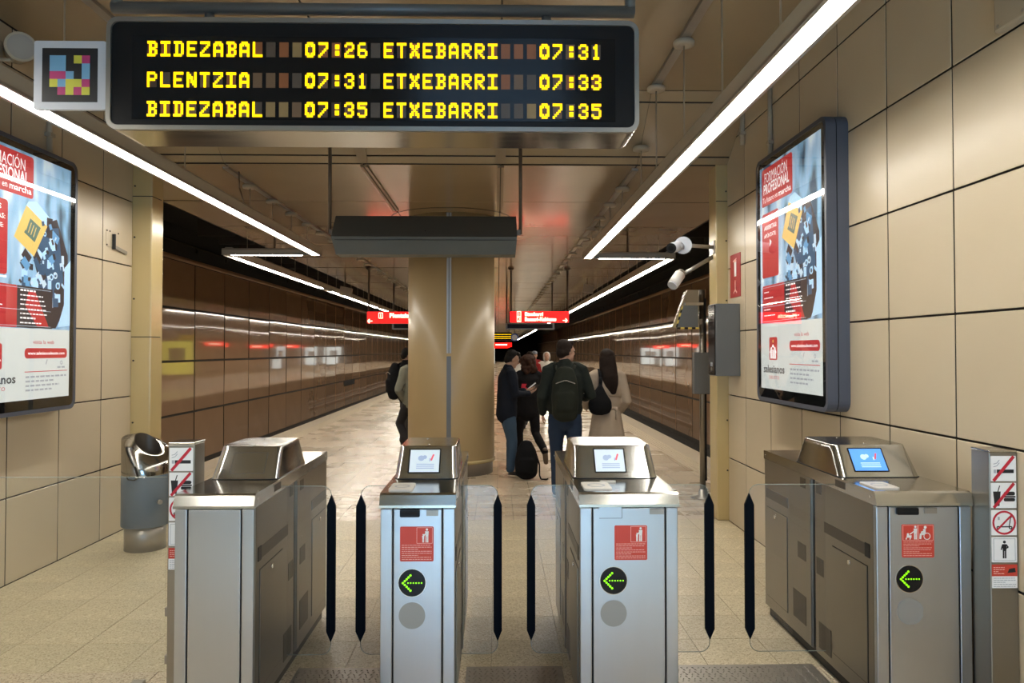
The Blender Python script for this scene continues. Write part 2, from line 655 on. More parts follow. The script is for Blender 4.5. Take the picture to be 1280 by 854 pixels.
# sloping header between the two ceilings, in three bands
slope = math.atan2(ZP - ZC, YE - 6.65)
ln = math.hypot(ZP - ZC, YE - 6.65)
for a, b in ((0, .15), (.15, .88), (.88, 1.0)):
    for i in range(5):
        me = tile_mesh('header_panel', xs[i + 1] - xs[i] - .002, (b - a) * ln - .016, .02, M['ceil'], .002, True)
        t = (a + b) / 2
        piece('header_panel', me, ceiling, ((xs[i] + xs[i + 1]) / 2, 6.65 + t * (YE - 6.65), ZC + t * (ZP - ZC) + .012), (slope, 0, 0))
y = YE
j = 0
while y < 60:
    for i in range(5):
        me = tile_mesh('ceiling_panel', xp[i + 1] - xp[i] - GAP, 1.85 - .03, .02, M['ceil'], .003, True)
        piece('ceiling_panel', me, ceiling, ((xp[i] + xp[i + 1]) / 2, y + .925, ZP + .01),
              (radians(random.uniform(-.25, .25)), radians(random.uniform(-.15, .15)), 0))
    y += 1.85
mb = MB()
for k in range(int((FAR - y) / 1.85)):
    for i in range(5):
        mb.box(xp[i] + .004, xp[i + 1] - .004, y + 1.85 * k + .004, y + 1.85 * k + 1.846, ZP, ZP + .02, M['ceil'])
o = mb.build('far_ceiling_panels', parent=ceiling)
o['kind'] = 'stuff'
for xb in (-1.34, .03):           # cover battens over the long joints in front of the column
    mb = MB()
    mb.box(xb - .035, xb + .035, YE + .03, 9.75, ZP - .018, ZP, M['batten'])
    mb.box(xb - .006, xb + .006, YE + .03, 9.75, ZP - .02, ZP - .018, M['joint'])
    mb.build('cover_batten', parent=ceiling)
    mb = MB()
    fr = Frame((xb, 6.65 + .94 * (YE - 6.65), ZC + .94 * (ZP - ZC)), (1, 0, 0), (0, cos(slope), sin(slope)))
    fr.rect(mb, -.05, .05, -.28, .02, -.018, .0, M['batten'])
    mb.build('cover_batten', parent=ceiling)
mb = MB()
R = [[(-.65 + (.84 + .012 * cos(a)) * cos(2 * pi * i / 48), 10.42 + (.84 + .012 * cos(a)) * sin(2 * pi * i / 48), ZP + .002 + .006 * sin(a)) for a in [2 * pi * k / 6 for k in range(6)]] for i in range(49)]
mb.loft(R, M['joint'], True, False)
mb.build('ceiling_ring', parent=ceiling)

# ---- pilasters at the end of the hall
for name, x0, x1, ya in (('trim_1', XL - .05, XL + .185, YE - .13), ('trim_2', XR - .115, XR + .05, YE)):
    mb = MB()
    mb.rbox(x0, x1, ya, ya + .25, 0, ZP + .02, .012, M['pilaster'])
    p = struct(mb.build(name))
    mb = MB()
    for z in (1.83, 3.2):
        mb.box(min(x0, x1) + .002, max(x0, x1) + .0015, ya - .0012, ya + .2, z - .004, z + .004, M['joint'])
    xw = XL if x0 < -2 else XR
    for z in (.5, 1.0, 1.6, 2.2, 2.8, 3.3):
        mb.cyl((xw + (.02 if xw < 0 else -.012), ya + .001, z), (xw + (.02 if xw < 0 else -.012), ya - .006, z), .009, M['joint'], 8)
    mb.build('joint_and_stud', parent=p)

# ---- returns of the hall walls on the platform side
mb = MB().box(TL, XL - .02, YE + .1, YE + .25, -1.3, 4.6, M['tile'])
struct(mb.build('wall_return_left'))
mb = MB().box(XR + .02, TR, YE + .1, YE + .25, -1.3, 4.6, M['tile'])
struct(mb.build('wall_return_right'))

# ---- track beds, edge faces, dark void above the tracks
mb = MB()
mb.box(TL - .2, PL, YE, FAR, -1.5, -1.3, M['ballast'])
mb.box(PR, TR + .2, YE, FAR, -1.5, -1.3, M['ballast'])
bed = struct(mb.build('floor_track_bed'))
for xr in (PL - .9, PL - 1.95, PR + .9, PR + 1.95):
    mb = MB().box(xr - .04, xr + .04, YE + .3, FAR, -1.3, -1.15, M['rail'])
    mb.build('rail', parent=bed)
mb = MB()
mb.box(PL - .0, PL + .3, YE + .25, FAR, -1.5, -.06, M['ballast'])
mb.box(PR - .3, PR, YE + .25, FAR, -1.5, -.06, M['ballast'])
mb.build('platform_face', parent=bed)
mb = MB()
mb.box(TL - .3, -4.17, YE, FAR, 4.75, 4.9, M['black'])
mb.box(3.0, TR + .3, YE, FAR, 4.75, 4.9, M['black'])
mb.box(-4.2, -4.17, YE, FAR, ZP, 4.8, M['black'])
mb.box(3.0, 3.03, YE, FAR, ZP, 4.8, M['black'])
mb.box(TL - .3, TR + .3, FAR, FAR + .2, -1.5, 4.9, M['black'])
void = struct(mb.build('ceiling_track_void'))
mb = MB()
for k in range(60):               # dark baffle fins under the void
    for xb in (-4.55, 3.35):
        mb.box(xb - .3, xb + .3, 12 + k * .95, 12.03 + k * .95, 3.55, 4.0, M['batten'] if False else M['joint'])
o = mb.build('baffle_fins', parent=void)
o['kind'] = 'stuff'

# ---- walls behind the tracks: big brown enamel panels in four rows
ROWS = [(-1.17, .13), (.13, 1.43), (1.43, 2.72), (2.72, 3.9)]
for name, X, s, W, ph in (('wall_track_left', TL, 1, 2.07, 19.2), ('wall_track_right', TR, -1, 2.22, 24.05)):
    mb = MB()
    a, b = sorted((X - s * .03, X - s * .4))
    mb.box(a, b, YE, FAR, -1.5, 3.95, M['joint'])
    mb.box(a, b, YE, FAR, 3.95, 4.8, M['black'])
    w = struct(mb.build(name))
    y = ph
    while y - W > YE:
        y -= W
    ys = []
    while y < FAR - W:
        ys.append(y)
        y += W
    mb = MB()
    for y in ys:
        for z0, z1 in ROWS:
            rx, rz = random.uniform(-.22, .22), random.uniform(-.22, .22)
            if y < 52:
                me = tile_mesh('track_panel', .03, W - .06, z1 - z0 - .05, M['tile_dark'], .006, True)
                piece('track_panel', me, w, (X - s * .015, y + W / 2, (z0 + z1) / 2), (0, radians(rx), radians(rz)))
            else:
                aa, bb = sorted((X, X - s * .03))
                mb.box(aa, bb, y + .03, y + W - .03, z0 + .025, z1 - .025, M['tile_dark'])
    o = mb.build('far_track_panels', parent=w)
    o['kind'] = 'stuff'
    # rounded coping over the panels and a cable tray above
    mb = MB()
    prof = [(X - s * .16, 3.92)] + [(X - s * (.16 - .15 * sin(t)), 3.92 + .15 * (1 - cos(t)) + .0) for t in [radians(q) for q in (15, 35, 60, 90)]]
    prof = [(X, 3.90), (X, 3.95), (X - s * .03, 4.02), (X - s * .09, 4.07), (X - s * .2, 4.09), (X - s * .2, 3.90)]
    mb.prism(prof, 'y', YE + .3, FAR, M['tile_dark'], True)
    mb.build('coping', parent=w)
    mb = MB()
    mb.cyl((X + s * .05, YE + .3, 4.33), (X + s * .05, FAR, 4.33), .022, M['joint'])
    for y in ys:
        mb.box(min(X, X + s * .06), max(X, X + s * .06), y, y + .03, 4.2, 4.36, M['joint'])
    mb.build('cable', parent=w)
    if s > 0:                      # low dark vent grille in the panelling
        mb = MB()
        mb.box(X, X + .02, 37.7, 40.4, -.12, .13, M['black'])
        for k in range(4):
            mb.box(X + .02, X + .03, 37.7, 40.4, -.09 + .06 * k, -.07 + .06 * k, M['joint'])
        mb.build('vent_grille', parent=w)

# ---- the oval column
cx, cy = -.65, 10.44
mb = MB()
mb.lathe([(.60, .20), (.605, .21), (.605, ZP + .02)], (cx, cy), M['column'], 64, 1, .93)
column = struct(mb.build('column'))
mb = MB().lathe([(.585, -.005), (.585, .17), (.59, .175)], (cx, cy), M['alu'], 64, 1, .93)
mb.build('plinth', parent=column)
mb = MB().lathe([(.615, .165), (.62, .17), (.62, .20), (.607, .21)], (cx, cy), M['pilaster'], 64, 1, .93)
mb.build('base_ring', parent=column)
mb = MB()
yf = cy - .605 * .93
mb.box(cx - .032, cx + .032, yf - .004, yf + .03, 1.66, ZP - .01, M['alu'])
mb.box(cx - .004, cx + .004, yf - .0055, yf + .03, 1.66, ZP - .01, M['joint'])
mb.build('seam_cover', parent=column)
mb = MB()
mb.box(cx - .03, cx + .03, yf - .003, yf + .03, .21, 1.62, M['boxgrey'])
mb.build('seam_cover', parent=column)

# ================================================================== LINEAR LIGHTS
def linear_light(label, X, X2, zl, y0, yc, yend, lit, side, disc_y):
    t = thing('linear_light', label, 'ceiling light', (X, yc, zl), 'hanging linear lights')

    def bar(p0, p1):                   # housing along y or x
        q = MB()
        (xa, ya), (xb, yb) = p0, p1
        if abs(xa - xb) < .01:
            q.prism([(xa - .075, zl + .012), (xa + .075, zl + .012), (xa + .075, zl + .10), (xa + .045, zl + .13), (xa - .045, zl + .13), (xa - .075, zl + .10)], 'y', ya, yb, M['housing'])
            q.box(xa - .077, xa - .055, ya, yb, zl - .004, zl + .014, M['alu'])
            q.box(xa + .055, xa + .077, ya, yb, zl - .004, zl + .014, M['alu'])
        else:
            q.prism([(ya - .06, zl + .012), (ya + .06, zl + .012), (ya + .06, zl + .075), (ya + .035, zl + .1), (ya - .035, zl + .1), (ya - .06, zl + .075)], 'x', min(xa, xb), max(xa, xb), M['housing'])
            q.box(min(xa, xb), max(xa, xb), ya - .062, ya - .05, zl - .004, zl + .012, M['alu'])
        q.build('housing', parent=t)
    bar((X, y0), (X, yc + .06))
    a, b = sorted((X + side * .06, X2 + side * .06))
    bar((a, yc), (b, yc))
    bar((X2, yc + .06), (X2, yend))
    L = 1.24
    n = int((yc - y0) / L)
    for k in range(n):
        ya = yc - (k + 1) * L
        MB().box(X - .048, X + .048, ya + .006, ya + L - .006, zl, zl + .012, M['led']).build('diffuser', parent=t)
    MB().box(a + .12, b - .16, yc - .048, yc + .048, zl, zl + .012, M['led']).build('diffuser', parent=t)
    for ya, yb in lit:
        MB().box(X2 - .048, X2 + .048, ya, yb, zl, zl + .012, M['led_far']).build('diffuser', parent=t)
    # rail on the ceiling, caps and rods
    q = MB()
    q.box(X - .035, X + .035, 2.2, 6.6, ZC - .03, ZC, M['alu'])
    q.build('mounting_rail', parent=t)
    q = MB()
    q.box(X - .03, X + .03, YE + .1, 62, ZP - .025, ZP, M['alu'])
    q.build('mounting_rail', parent=t)
    for y, z in disc_y:
        q = MB().lathe([(.05, z - .042), (.078, z - .038), (.08, z - .012), (.07, z)], (X, y), M['beigepl'], 20)
        q.build('rod_cap', parent=t)
        if y < yc:
            MB().cyl((X, y, zl + .12), (X, y, z - .03), .006, M['rod_light'], 6).build('rod', parent=t)
    for y in (yc - .02,):
        xm = X + side * .62
        MB().cyl((xm, y, zl + .09), (xm, y, ZP), .016, M['rod'], 8).build('rod', parent=t)
    y = yc + .9
    while y < 34:
        xr = X2 if X2 > 0 else X2 + .0
        MB().cyl((xr, y, zl + .09), (xr, y, ZP), .006, M['rod_light'], 6).build('rod', parent=t)
        y += .95
    # cable dropping from the first cap of the platform rail
    return t


def discs(y0):
    r = [(y0 - .97 * k, ZC - .03) for k in range(4)]
    return r


dl = [(5.49, ZC - .03), (6.46, ZC - .03), (4.55, ZC - .03), (3.6, ZC - .03), (7.16, 3.69)] + [(8.25 + .92 * k, ZP - .025) for k in range(24)]
t_ = linear_light('long zigzag strip light hanging over the right-hand gates and tracks', 1.40, 2.70, 3.125, -3.2, 11.45, 104,
                  [(11.65, 18.1), (18.5, 27.7), (28.1, 104)], 1, dl)
dl = [(4.69, ZC - .03), (5.64, ZC - .03), (6.5, ZC - .03), (3.74, ZC - .03)] + [(8.2 + .82 * k, ZP - .025) for k in range(26)]
t_ = linear_light('long zigzag strip light hanging over the left poster and tracks', -2.74, -4.08, 3.135, -3.2, 11.2, 104,
                  [(11.6, 17.2), (18.3, 25), (26, 34), (35, 60), (61, 104)], -1, dl)
q = MB()
q.tube([(-2.66, 7.62, ZP - .02), (-2.7, 7.75, 3.4), (-2.72, 7.95, 3.28), (-2.74, 8.1, 3.23)], .008, M['rod'], 6)
q.build('supply_cable', parent=t_)

# ================================================================== DEPARTURE BOARD
BX0, BX1, BZ0, BZ1, BY = -1.886, .690, 2.763, 3.310, 3.58
board = thing('departure_board', 'wide black departure board with yellow dot matrix train times', 'departure board', (-.6, BY, BZ0))
fr = Frame(((BX0 + BX1) / 2, BY, (BZ0 + BZ1) / 2), (1, 0, 0), (0, 0, 1))
W2, H2 = (BX1 - BX0) / 2, (BZ1 - BZ0) / 2
q = MB()
fr.rrect(q, -W2, W2, -H2, H2, .055, -.29, -.012, M['steel_lid'], 6)
q.build('housing', parent=board)
q = MB()
outer, inner = rounded(-W2, W2, -H2, H2, .055, 6), rounded(-W2 + .022, W2 - .022, -H2 + .022, H2 - .022, .036, 6)
n = len(outer)
for i in range(n):
    j = (i + 1) % n
    fr.slab(q, [outer[i], outer[j], inner[j], inner[i]], -.012, .012, M['bezel'])
q.build('bezel', parent=board)
q = MB()
fr.rrect(q, -W2 + .02, W2 - .02, -H2 + .02, H2 - .02, .036, -.012, .0, M['blackpl'], 6)
q.build('face', parent=board)
q = MB()
q.box(-1.765, .575, BY - .003, BY, 2.815, 3.222, M['blackgl'])
q.build('display_window', parent=board)
FONT = {
    'A': '01110 11011 10001 10001 11111 10001 10001', 'B': '11110 01001 01001 01110 01001 01001 11110',
    'D': '11110 01001 01001 01001 01001 01001 11110', 'E': '11111 10000 10000 11110 10000 10000 11111',
    'I': '11111 00100 00100 00100 00100 00100 11111', 'L': '10000 10000 10000 10000 10000 10000 11111',
    'N': '10001 11001 11101 10101 10111 10011 10001', 'P': '11110 10001 10001 11110 10000 10000 10000',
    'R': '11110 10001 10001 11110 10100 10010 10001', 'T': '11111 00100 00100 00100 00100 00100 00100',
    'X': '10001 11011 01010 00100 01010 11011 10001', 'Z': '11111 00001 00010 00100 01000 10000 11111',
    '0': '01110 11011 10001 10001 10001 11011 01110', '1': '00100 01100 00100 00100 00100 00100 01110',
    '2': '01110 10001 00001 00110 01000 10000 11111', '3': '01110 10001 00001 00110 00001 10001 01110',
    '5': '11111 10000 11110 00001 00001 10001 01110', '6': '01110 10000 10000 11110 10001 10001 01110',
    '7': '11111 00001 00001 00010 00100 01000 10000', ':': '00000 00110 00110 00000 00110 00110 00000',
}
TEXT = ['BIDEZABAL   07:26 ETXEBARRI   07:31', 'PLENTZIA    07:31 ETXEBARRI   07:33', 'BIDEZABAL   07:35 ETXEBARRI   07:35']
ROWZ = [3.157, 3.007, 2.865]
CPX = .0632
for r, row in enumerate(TEXT):
    for c, ch in enumerate(row):
        x0 = -1.690 + c * CPX
        z0 = ROWZ[r] - .036
        if ch != ' ':
            cm = random.choice('aabce')
        else:
            cm = random.choice('abbcd')
        q = MB().box(x0, x0 + .044, BY - .0045, BY - .003, z0, z0 + .072, M['cell_' + cm])
        cell = q.build('character_cell', parent=board)
        if ch == ' ':
            continue
        q = MB()
        bits = FONT[ch].split()
        du, dv = .0445 / 5, .072 / 7
        for a, line in enumerate(bits):
            for b, v in enumerate(line):
                if v == '1':
                    u = x0 + (b + .5) * du
                    w = z0 + .072 - (a + .5) * dv
                    q.box(u - du * .62, u + du * .62, BY - .007, BY - .0045, w - dv * .6, w + dv * .6, M['amber'])
        q.build('lit_character', parent=cell)
for x in (-1.463, .249):
    MB().cyl((x, BY + .17, BZ1 - .0), (x, BY + .17, 3.4065), .024, M['boxgrey'], 14).build('suspension_stub', parent=board)

pipe = thing('support_pipe', 'dark grey horizontal pipe from which the departure board hangs', 'pipe', (-.6, BY + .17, 3.435))
q = MB().cyl((-1.95, BY + .17, 3.437), (.70, BY + .17, 3.437), .030, M['boxgrey'], 16)
q.build('crossbar', parent=pipe)
for x in (-1.93, .68):
    MB().cyl((x, BY + .17, 3.43), (x, BY + .17, ZC - .003), .027, M['boxgrey'], 14).build('drop_pipe', parent=pipe)
    MB().lathe([(.07, ZC - .014), (.07, ZC - .003)], (x, BY + .17), M['boxgrey'], 20).build('flange', parent=pipe)

# plaque with coloured squares
plq = thing('colour_code_plaque', 'square white plaque with coloured squares at the board\'s left end', 'plaque', (-2.07, 3.62, 2.86))
fr = Frame((-2.247, 3.60, 2.866), (1, 0, 0), (0, 0, 1))
q = MB()
fr.rrect(q, 0, .346, 0, .336, .012, -.02, 0, M['white'])
q.build('board', parent=plq)
q = MB()
fr.rect(q, .040, .306, .037, .300, 0, .0015, M['print_black'])
q.build('dark_panel', parent=plq)
cb = {'b': mat('code_blue', (.16, .36, .55), .5), 'y': mat('code_yellow', (.58, .55, .06), .5), 'm': mat('code_magenta', (.45, .04, .16), .5)}
grid = ['bb.ym', 'bb..b', 'mmb.b', 'ybyym', '.mymy']
cs = .0385
for a, line in enumerate(grid):
    for b, v in enumerate(line):
        if v != '.':
            q = MB()
            u, w = .0765 + b * cs, .264 - (a + 1) * cs
            fr.rect(q, u, u + cs, w, w + cs, .0015, .0028, cb[v])
            q.build('colour_square', parent=plq)
q = MB()
fr.rect(q, .33, .36, .12, .21, -.03, -.02, M['alu'])
q.build('bracket', parent=plq)

# ================================================================== TICKET GATES
GY0, GY1, GJ = 3.37, 4.79, 4.05        # front, back, joint of the two modules


def person_icon(q, fr, u, v, h, m, w0, w1, pose='stand'):
    """small standing figure pictogram, feet at (u, v)"""
    fr.disc(q, u, v + h * .92, h * .085, w0, w1, m, 10)
    fr.slab(q, [(u - h * .13, v + h * .8), (u + h * .13, v + h * .8), (u + h * .1, v + h * .42), (u - h * .1, v + h * .42)], w0, w1, m)
    fr.rect(q, u - h * .10, u - h * .015, v, v + h * .44, w0, w1, m)
    fr.rect(q, u + h * .015, u + h * .10, v, v + h * .44, w0, w1, m)
    if pose == 'arm':
        fr.line(q, (u - h * .1, v + h * .74), (u - h * .26, v + h * .5), h * .075, w0, w1, m)
    elif pose == 'bag':
        fr.line(q, (u - h * .11, v + h * .76), (u - h * .19, v + h * .48), h * .07, w0, w1, m)
        fr.line(q, (u + h * .11, v + h * .76), (u + h * .22, v + h * .62), h * .07, w0, w1, m)
        fr.line(q, (u + h * .22, v + h * .62), (u, v + h * .55), h * .07, w0, w1, m)


def fake_lines(q, fr, u0, u1, v, n, dv, m, t=.0022, w0=0.0012, w1=0.0018):
    """lines of small print: too small to read in the photograph"""
    for k in range(n):
        x = u0
        last = u1 if k % 3 != 2 else u0 + (u1 - u0) * .55
        while x < last - .004:
            l = random.uniform(.006, .016)
            fr.rect(q, x, min(x + l, last), v - k * dv, v - k * dv + t, w0, w1, m)
            x += l + .0025


def gate(label, x0, x1, sides, front, screen, pad, flaps):
    """sides: -1 / +1 faces that look on a lane; flaps: list of (side, x of strip near edge, far edge)"""
    g = thing('ticket_gate', label, 'ticket gate', ((x0 + x1) / 2, GY0, 0), 'stainless steel ticket gates')
    q = MB().box(x0 + .02, x1 - .02, GY0 + .03, GY1 - .03, 0, .07, M['blackpl'])
    q.build('plinth', parent=g)
    q = MB()
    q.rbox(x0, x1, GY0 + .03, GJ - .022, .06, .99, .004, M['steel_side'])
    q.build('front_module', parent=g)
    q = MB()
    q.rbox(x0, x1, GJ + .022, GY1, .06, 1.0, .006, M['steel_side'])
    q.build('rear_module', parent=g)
    q = MB().box(x0 + .012, x1 - .012, GJ - .03, GJ + .03, .06, .99, M['blackpl'])
    q.build('joint_spine', parent=g)
    for s in sides:                     # vertical cover strip beside the joint
        X = x0 if s < 0 else x1
        MB().rbox(min(X, X + s * .006), max(X, X + s * .006), GJ + .024, GJ + .075, .07, .985, .002, M['steel_side']).build('joint_cover', parent=g)
    # front face: two side strips and a middle panel with dark grooves
    MB().box(x0 + .004, x1 - .004, GY0 + .012, GY0 + .032, .06, .985, M['blackpl']).build('front_backing', parent=g)
    sw = .054
    for a, b in ((x0, x0 + sw), (x1 - sw, x1)):
        MB().rbox(a, b, GY0, GY0 + .03, .03, .983, .004, M['steel']).build('corner_strip', parent=g)
    MB().rbox(x0 + sw + .006, x1 - sw - .006, GY0 + .001, GY0 + .025, .03, .981, .003, M['steel']).build('front_panel', parent=g)
    # lid
    q = MB()
    q.prism([(GY0 - .012, .988), (GY0 - .012, 1.0), (GY0 + .004, 1.043), (GY0 + .018, 1.051), (GY1 - .006, 1.051), (GY1, 1.045), (GY1, .998), (GY0 + .03, .988)], 'x', x0 - .004, x1 + .004, M['steel_lid'])
    q.build('lid', parent=g)
    for s in sides:
        X = x0 - .004 if s < 0 else x1 + .004
        q = MB()
        for y, r in ((GY0 + .045, .007), (GY1 - .03, .006)):
            q.cyl((X, y, 1.02), (X + s * .003, y, 1.02), r, M['chrome'], 10)
        q.build('lid_screw', parent=g)
        MB().box(min(X, X + s * .001), max(X, X + s * .001), GY0 + .29, GY0 + .40, 1.005, 1.04, M['steel_dark']).build('sensor_window', parent=g)
    # hood
    q = MB()
    rings = []
    for k in range(6):
        t = k / 5
        rr = (x0 + .008 + .014 * t, x1 - .008 - .014 * t, GY0 + .375 + .115 * t, GY0 + .955 - .085 * t)
        rings.append([(a, b, 1.051 + .147 * t) for a, b in rounded(*rr, .045, 6)])
    rr = (x0 + .026, x1 - .026, GY0 + .495, GY0 + .864)
    rings.append([(a, b, 1.2035) for a, b in rounded(*rr, .041, 6)])
    q.loft(rings, M['steel_hood'], True, False)
    k = len(q.v) - len(rings[-1])
    q.f.append(list(range(k, len(q.v))))
    q.m.append(0)
    q.s.append(False)
    hood = q.build('hood', parent=g)
    q = MB()
    for u, v in ((.0, .55), (-.03, .8)):
        q.cyl(((x0 + x1) / 2 + u, GY0 + v, 1.203), ((x0 + x1) / 2 + u, GY0 + v, 1.206), .006, M['chrome'], 10)
    q.build('hood_screw', parent=hood)
    q = MB()
    q.prism([(a, b) for a, b in rounded(x0 + .006, x1 - .006, GY0 + .372, GY0 + .958, .045, 6)], 'z', 1.05, 1.054, M['blackpl'])
    q.build('hood_gasket', parent=hood)
    # sloping screen on the hood
    sl = Vector((0, .115, .147)).normalized()
    sc_o = Vector(((x0 + x1) / 2 + screen[1], GY0 + .375, 1.051))
    fr = Frame(sc_o, (1, 0, 0), sl)
    sw_, sh_ = screen[2], .128
    if screen[0]:
        q = MB()
        fr.rrect(q, -sw_ / 2 - .007, sw_ / 2 + .007, .033, .033 + sh_ + .012, .004, -.004, .002, M['blackpl'])
        sf = q.build('screen_frame', parent=hood)
        q = MB()
        fr.rect(q, -sw_ / 2, sw_ / 2, .039, .039 + sh_, .002, .0028, M[screen[0]])
        q.build('screen', parent=hood)
        q = MB()
        ink = M['screen_ink'] if screen[0] == 'screen' else glow_ink
        for k in range(3):
            fr.rect(q, -sw_ * .27, sw_ * .33, .058 + k * .011, .063 + k * .011, .0028, .0034, ink)
        fr.disc(q, -sw_ * .12, .118, .016, .0028, .0034, ink, 14)
        fr.disc(q, -sw_ * .12 + .018, .124, .011, .0028, .0034, ink, 12)
        fr.rect(q, sw_ * .16, sw_ * .2, .1, .118, .0028, .0034, ink)
        fr.line(q, (sw_ * .22, .105), (sw_ * .30, .14), .009, .0028, .0034, M['screen_red'])
        q.build('screen_print', parent=hood)
    else:
        q = MB()
        a, b = -sw_ / 2, sw_ / 2
        for e in (((a, .035), (b, .035)), ((a, .155), (b, .155)), ((a, .035), (a, .155)), ((b, .035), (b, .155))):
            fr.line(q, *e, .0022, .0, .0012, M['steel_dark'])
        q.build('blank_outline', parent=hood)
    # reader pad on the lid
    if pad:
        px0, px1, py0, py1, extra = pad
        fr = Frame((px0, py0, 1.051), (1, 0, 0), (0, 1, 0))
        w, d = px1 - px0, py1 - py0
        q = MB()
        fr.rrect(q, 0, w, 0, d, .02, 0, .006, M['whitepl'])
        pd = q.build('reader_pad', parent=g)
        q = MB()
        fr.ring(q, w * .5, d * .5, min(w, d) * .25, min(w, d) * .33, .006, .0068, M['print_grey'], 20)
        q.build('reader_ring', parent=pd)
        if extra:
            q = MB()
            fr.rrect(q, w * .75, w * 1.35, d * 1.04, d * 1.14, .008, 0, .008, M['whitepl'])
            q.build('reader_lip', parent=pd)
    # lane sides
    for s in sides:
        X = x0 if s < 0 else x1

        def plate(name, ya, yb, za, zb, m, th=.002, par=g):
            return MB().box(min(X, X + s * th), max(X, X + s * th), ya, yb, za, zb, m).build(name, parent=par)
        for o_, sgn in ((3.37, 1), (4.40, 1)):
            pass
        # front module
        plate('slot', 3.45, 3.91, .735, .79, M['steel_dark'])
        plate('slot_opening', 3.43, 3.475, .73, .795, M['blackpl'], .003)
        plate('door_gap', 3.452, 3.818, .135, .69, M['blackpl'], .0012)
        d = plate('service_door', 3.457, 3.813, .14, .685, M['steel_side'], .004)
        q = MB().cyl((X + s * .004, 3.63, .655), (X + s * .008, 3.63, .655), .012, M['chrome'], 12)
        q.build('lock', parent=d)
        for ya, yb, za, zb in ((3.945, 4.005, .925, .985), (3.925, 4.01, .49, .58), (3.84, 3.985, .10, .24)):
            plate('sensor_window', ya, yb, za, min(zb, .98), M['steel_dark'])
        # rear module
        plate('slot', 4.40, 4.76, .755, .815, M['steel_dark'])
        plate('door_gap', 4.412, 4.748, .13, .70, M['blackpl'], .0012)
        d = plate('service_door', 4.417, 4.743, .135, .695, M['steel_side'], .004)
        q = MB().cyl((X + s * .004, 4.6, .66), (X + s * .008, 4.6, .66), .012, M['chrome'], 12)
        q.build('lock', parent=d)
        for ya, yb, za, zb in ((4.15, 4.22, .92, .975), (4.15, 4.26, .51, .60), (4.15, 4.33, .15, .31)):
            plate('sensor_window', ya, yb, za, zb, M['steel_dark'])
    # what is on the front
    fr = Frame((0, GY0 + .001, 0), (1, 0, 0), (0, 0, 1))
    for kind, u0, u1, v0, v1 in front:
        q = MB()
        if kind == 'slot':
            fr.rrect(q, u0, u1, v0, v1, .006, 0, .012, M['blackpl'])
            fr.rect(q, u0 + .01, u1 - .01, v0 + .012, v1 - .012, .012, .0125, M['black'])
            q.build('ticket_slot', parent=g)
        elif kind == 'cover':
            fr.rrect(q, u0, u1, v0, v1, .004, 0, .002, M['steel'])
            fr.line(q, (u0, v0), (u1, v0), .002, 0, .0024, M['steel_dark'])
            fr.line(q, (u1, v0), (u1, v1), .002, 0, .0024, M['steel_dark'])
            q.build('slot_cover', parent=g)
        elif kind == 'plate':
            fr.rrect(q, u0, u1, v0, v1, .003, 0, .003, M['alu'])
            fr.line(q, (u0, v1), (u1, v1), .002, .003, .0034, M['steel_dark'])
            q.build('small_plate', parent=g)
        elif kind in ('notice', 'notice_wide'):
            fr.rrect(q, u0, u1, v0, v1, .006, 0, .0012, M['red'])
            nt_ = q.build('red_notice', parent=g)
            q = MB()
            wd, hh = u1 - u0, v1 - v0
            mid = v0 + hh * .52

            def outline(a, b, c, d):
                for e in (((a, c), (b, c)), ((a, d), (b, d)), ((a, c), (a, d)), ((b, c), (b, d))):
                    fr.line(q, *e, .0016, .0012, .0018, M['pink'])
            if kind == 'notice':
                outline(u0 + wd * .5, u1 - wd * .04, mid, v1 - hh * .03)
                person_icon(q, fr, u0 + wd * .80, mid + .004, hh * .40, M['print_white'], .0012, .002)
                person_icon(q, fr, u0 + wd * .69, mid + .004, hh * .24, M['print_white'], .0012, .002)
                fr.line(q, (u0 + wd * .78, mid + hh * .3), (u0 + wd * .69, mid + hh * .2), .005, .0012, .002, M['print_white'])
            else:
                outline(u0 + wd * .04, u0 + wd * .49, mid, v1 - hh * .03)
                outline(u0 + wd * .51, u1 - wd * .03, mid, v1 - hh * .03)
                person_icon(q, fr, u0 + wd * .42, mid + .004, hh * .41, M['print_white'], .0012, .002)
                fr.line(q, (u0 + wd * .42, mid + hh * .3), (u0 + wd * .25, mid + hh * .18), .004, .0012, .002, M['print_white'])
                fr.rect(q, u0 + wd * .15, u0 + wd * .30, mid + hh * .08, mid + hh * .15, .0012, .002, M['print_white'])
                for z in (.15, .27):
                    fr.line(q, (u0 + wd * z, mid + hh * .08), (u0 + wd * (z - .02), mid + .004), .005, .0012, .002, M['print_white'])
                fr.disc(q, u0 + wd * .19, mid + hh * .18, hh * .035, .0012, .002, M['print_white'], 10)
                # wheelchair user
                c, dv = u0 + wd * .70, mid
                fr.disc(q, c + .004, dv + hh * .39, hh * .045, .0012, .002, M['print_white'], 12)
                fr.line(q, (c, dv + hh * .34), (c, dv + hh * .2), .011, .0012, .002, M['print_white'])
                fr.line(q, (c, dv + hh * .27), (c - wd * .1, dv + hh * .24), .006, .0012, .002, M['print_white'])
                fr.line(q, (c, dv + hh * .19), (c - wd * .11, dv + hh * .19), .010, .0012, .002, M['print_white'])
                fr.line(q, (c - wd * .11, dv + hh * .2), (c - wd * .13, dv + .006), .009, .0012, .002, M['print_white'])
                fr.ring(q, c + wd * .08, dv + hh * .12, hh * .085, hh * .105, .0012, .002, M['print_white'], 20)
            fake_lines(q, fr, u0 + wd * .05, u1 - wd * .06, v0 + hh * .46, 8, hh * .058, M['pink'])
            q.build('notice_print', parent=nt_)
        elif kind == 'arrow':
            fr.disc(q, u0, v0, .064, 0, .002, M['chrome'], 32)
            fr.disc(q, u0, v0, .061, .0, .0034, M['blackgl'], 32)
            ar = q.build('arrow_display', parent=g)
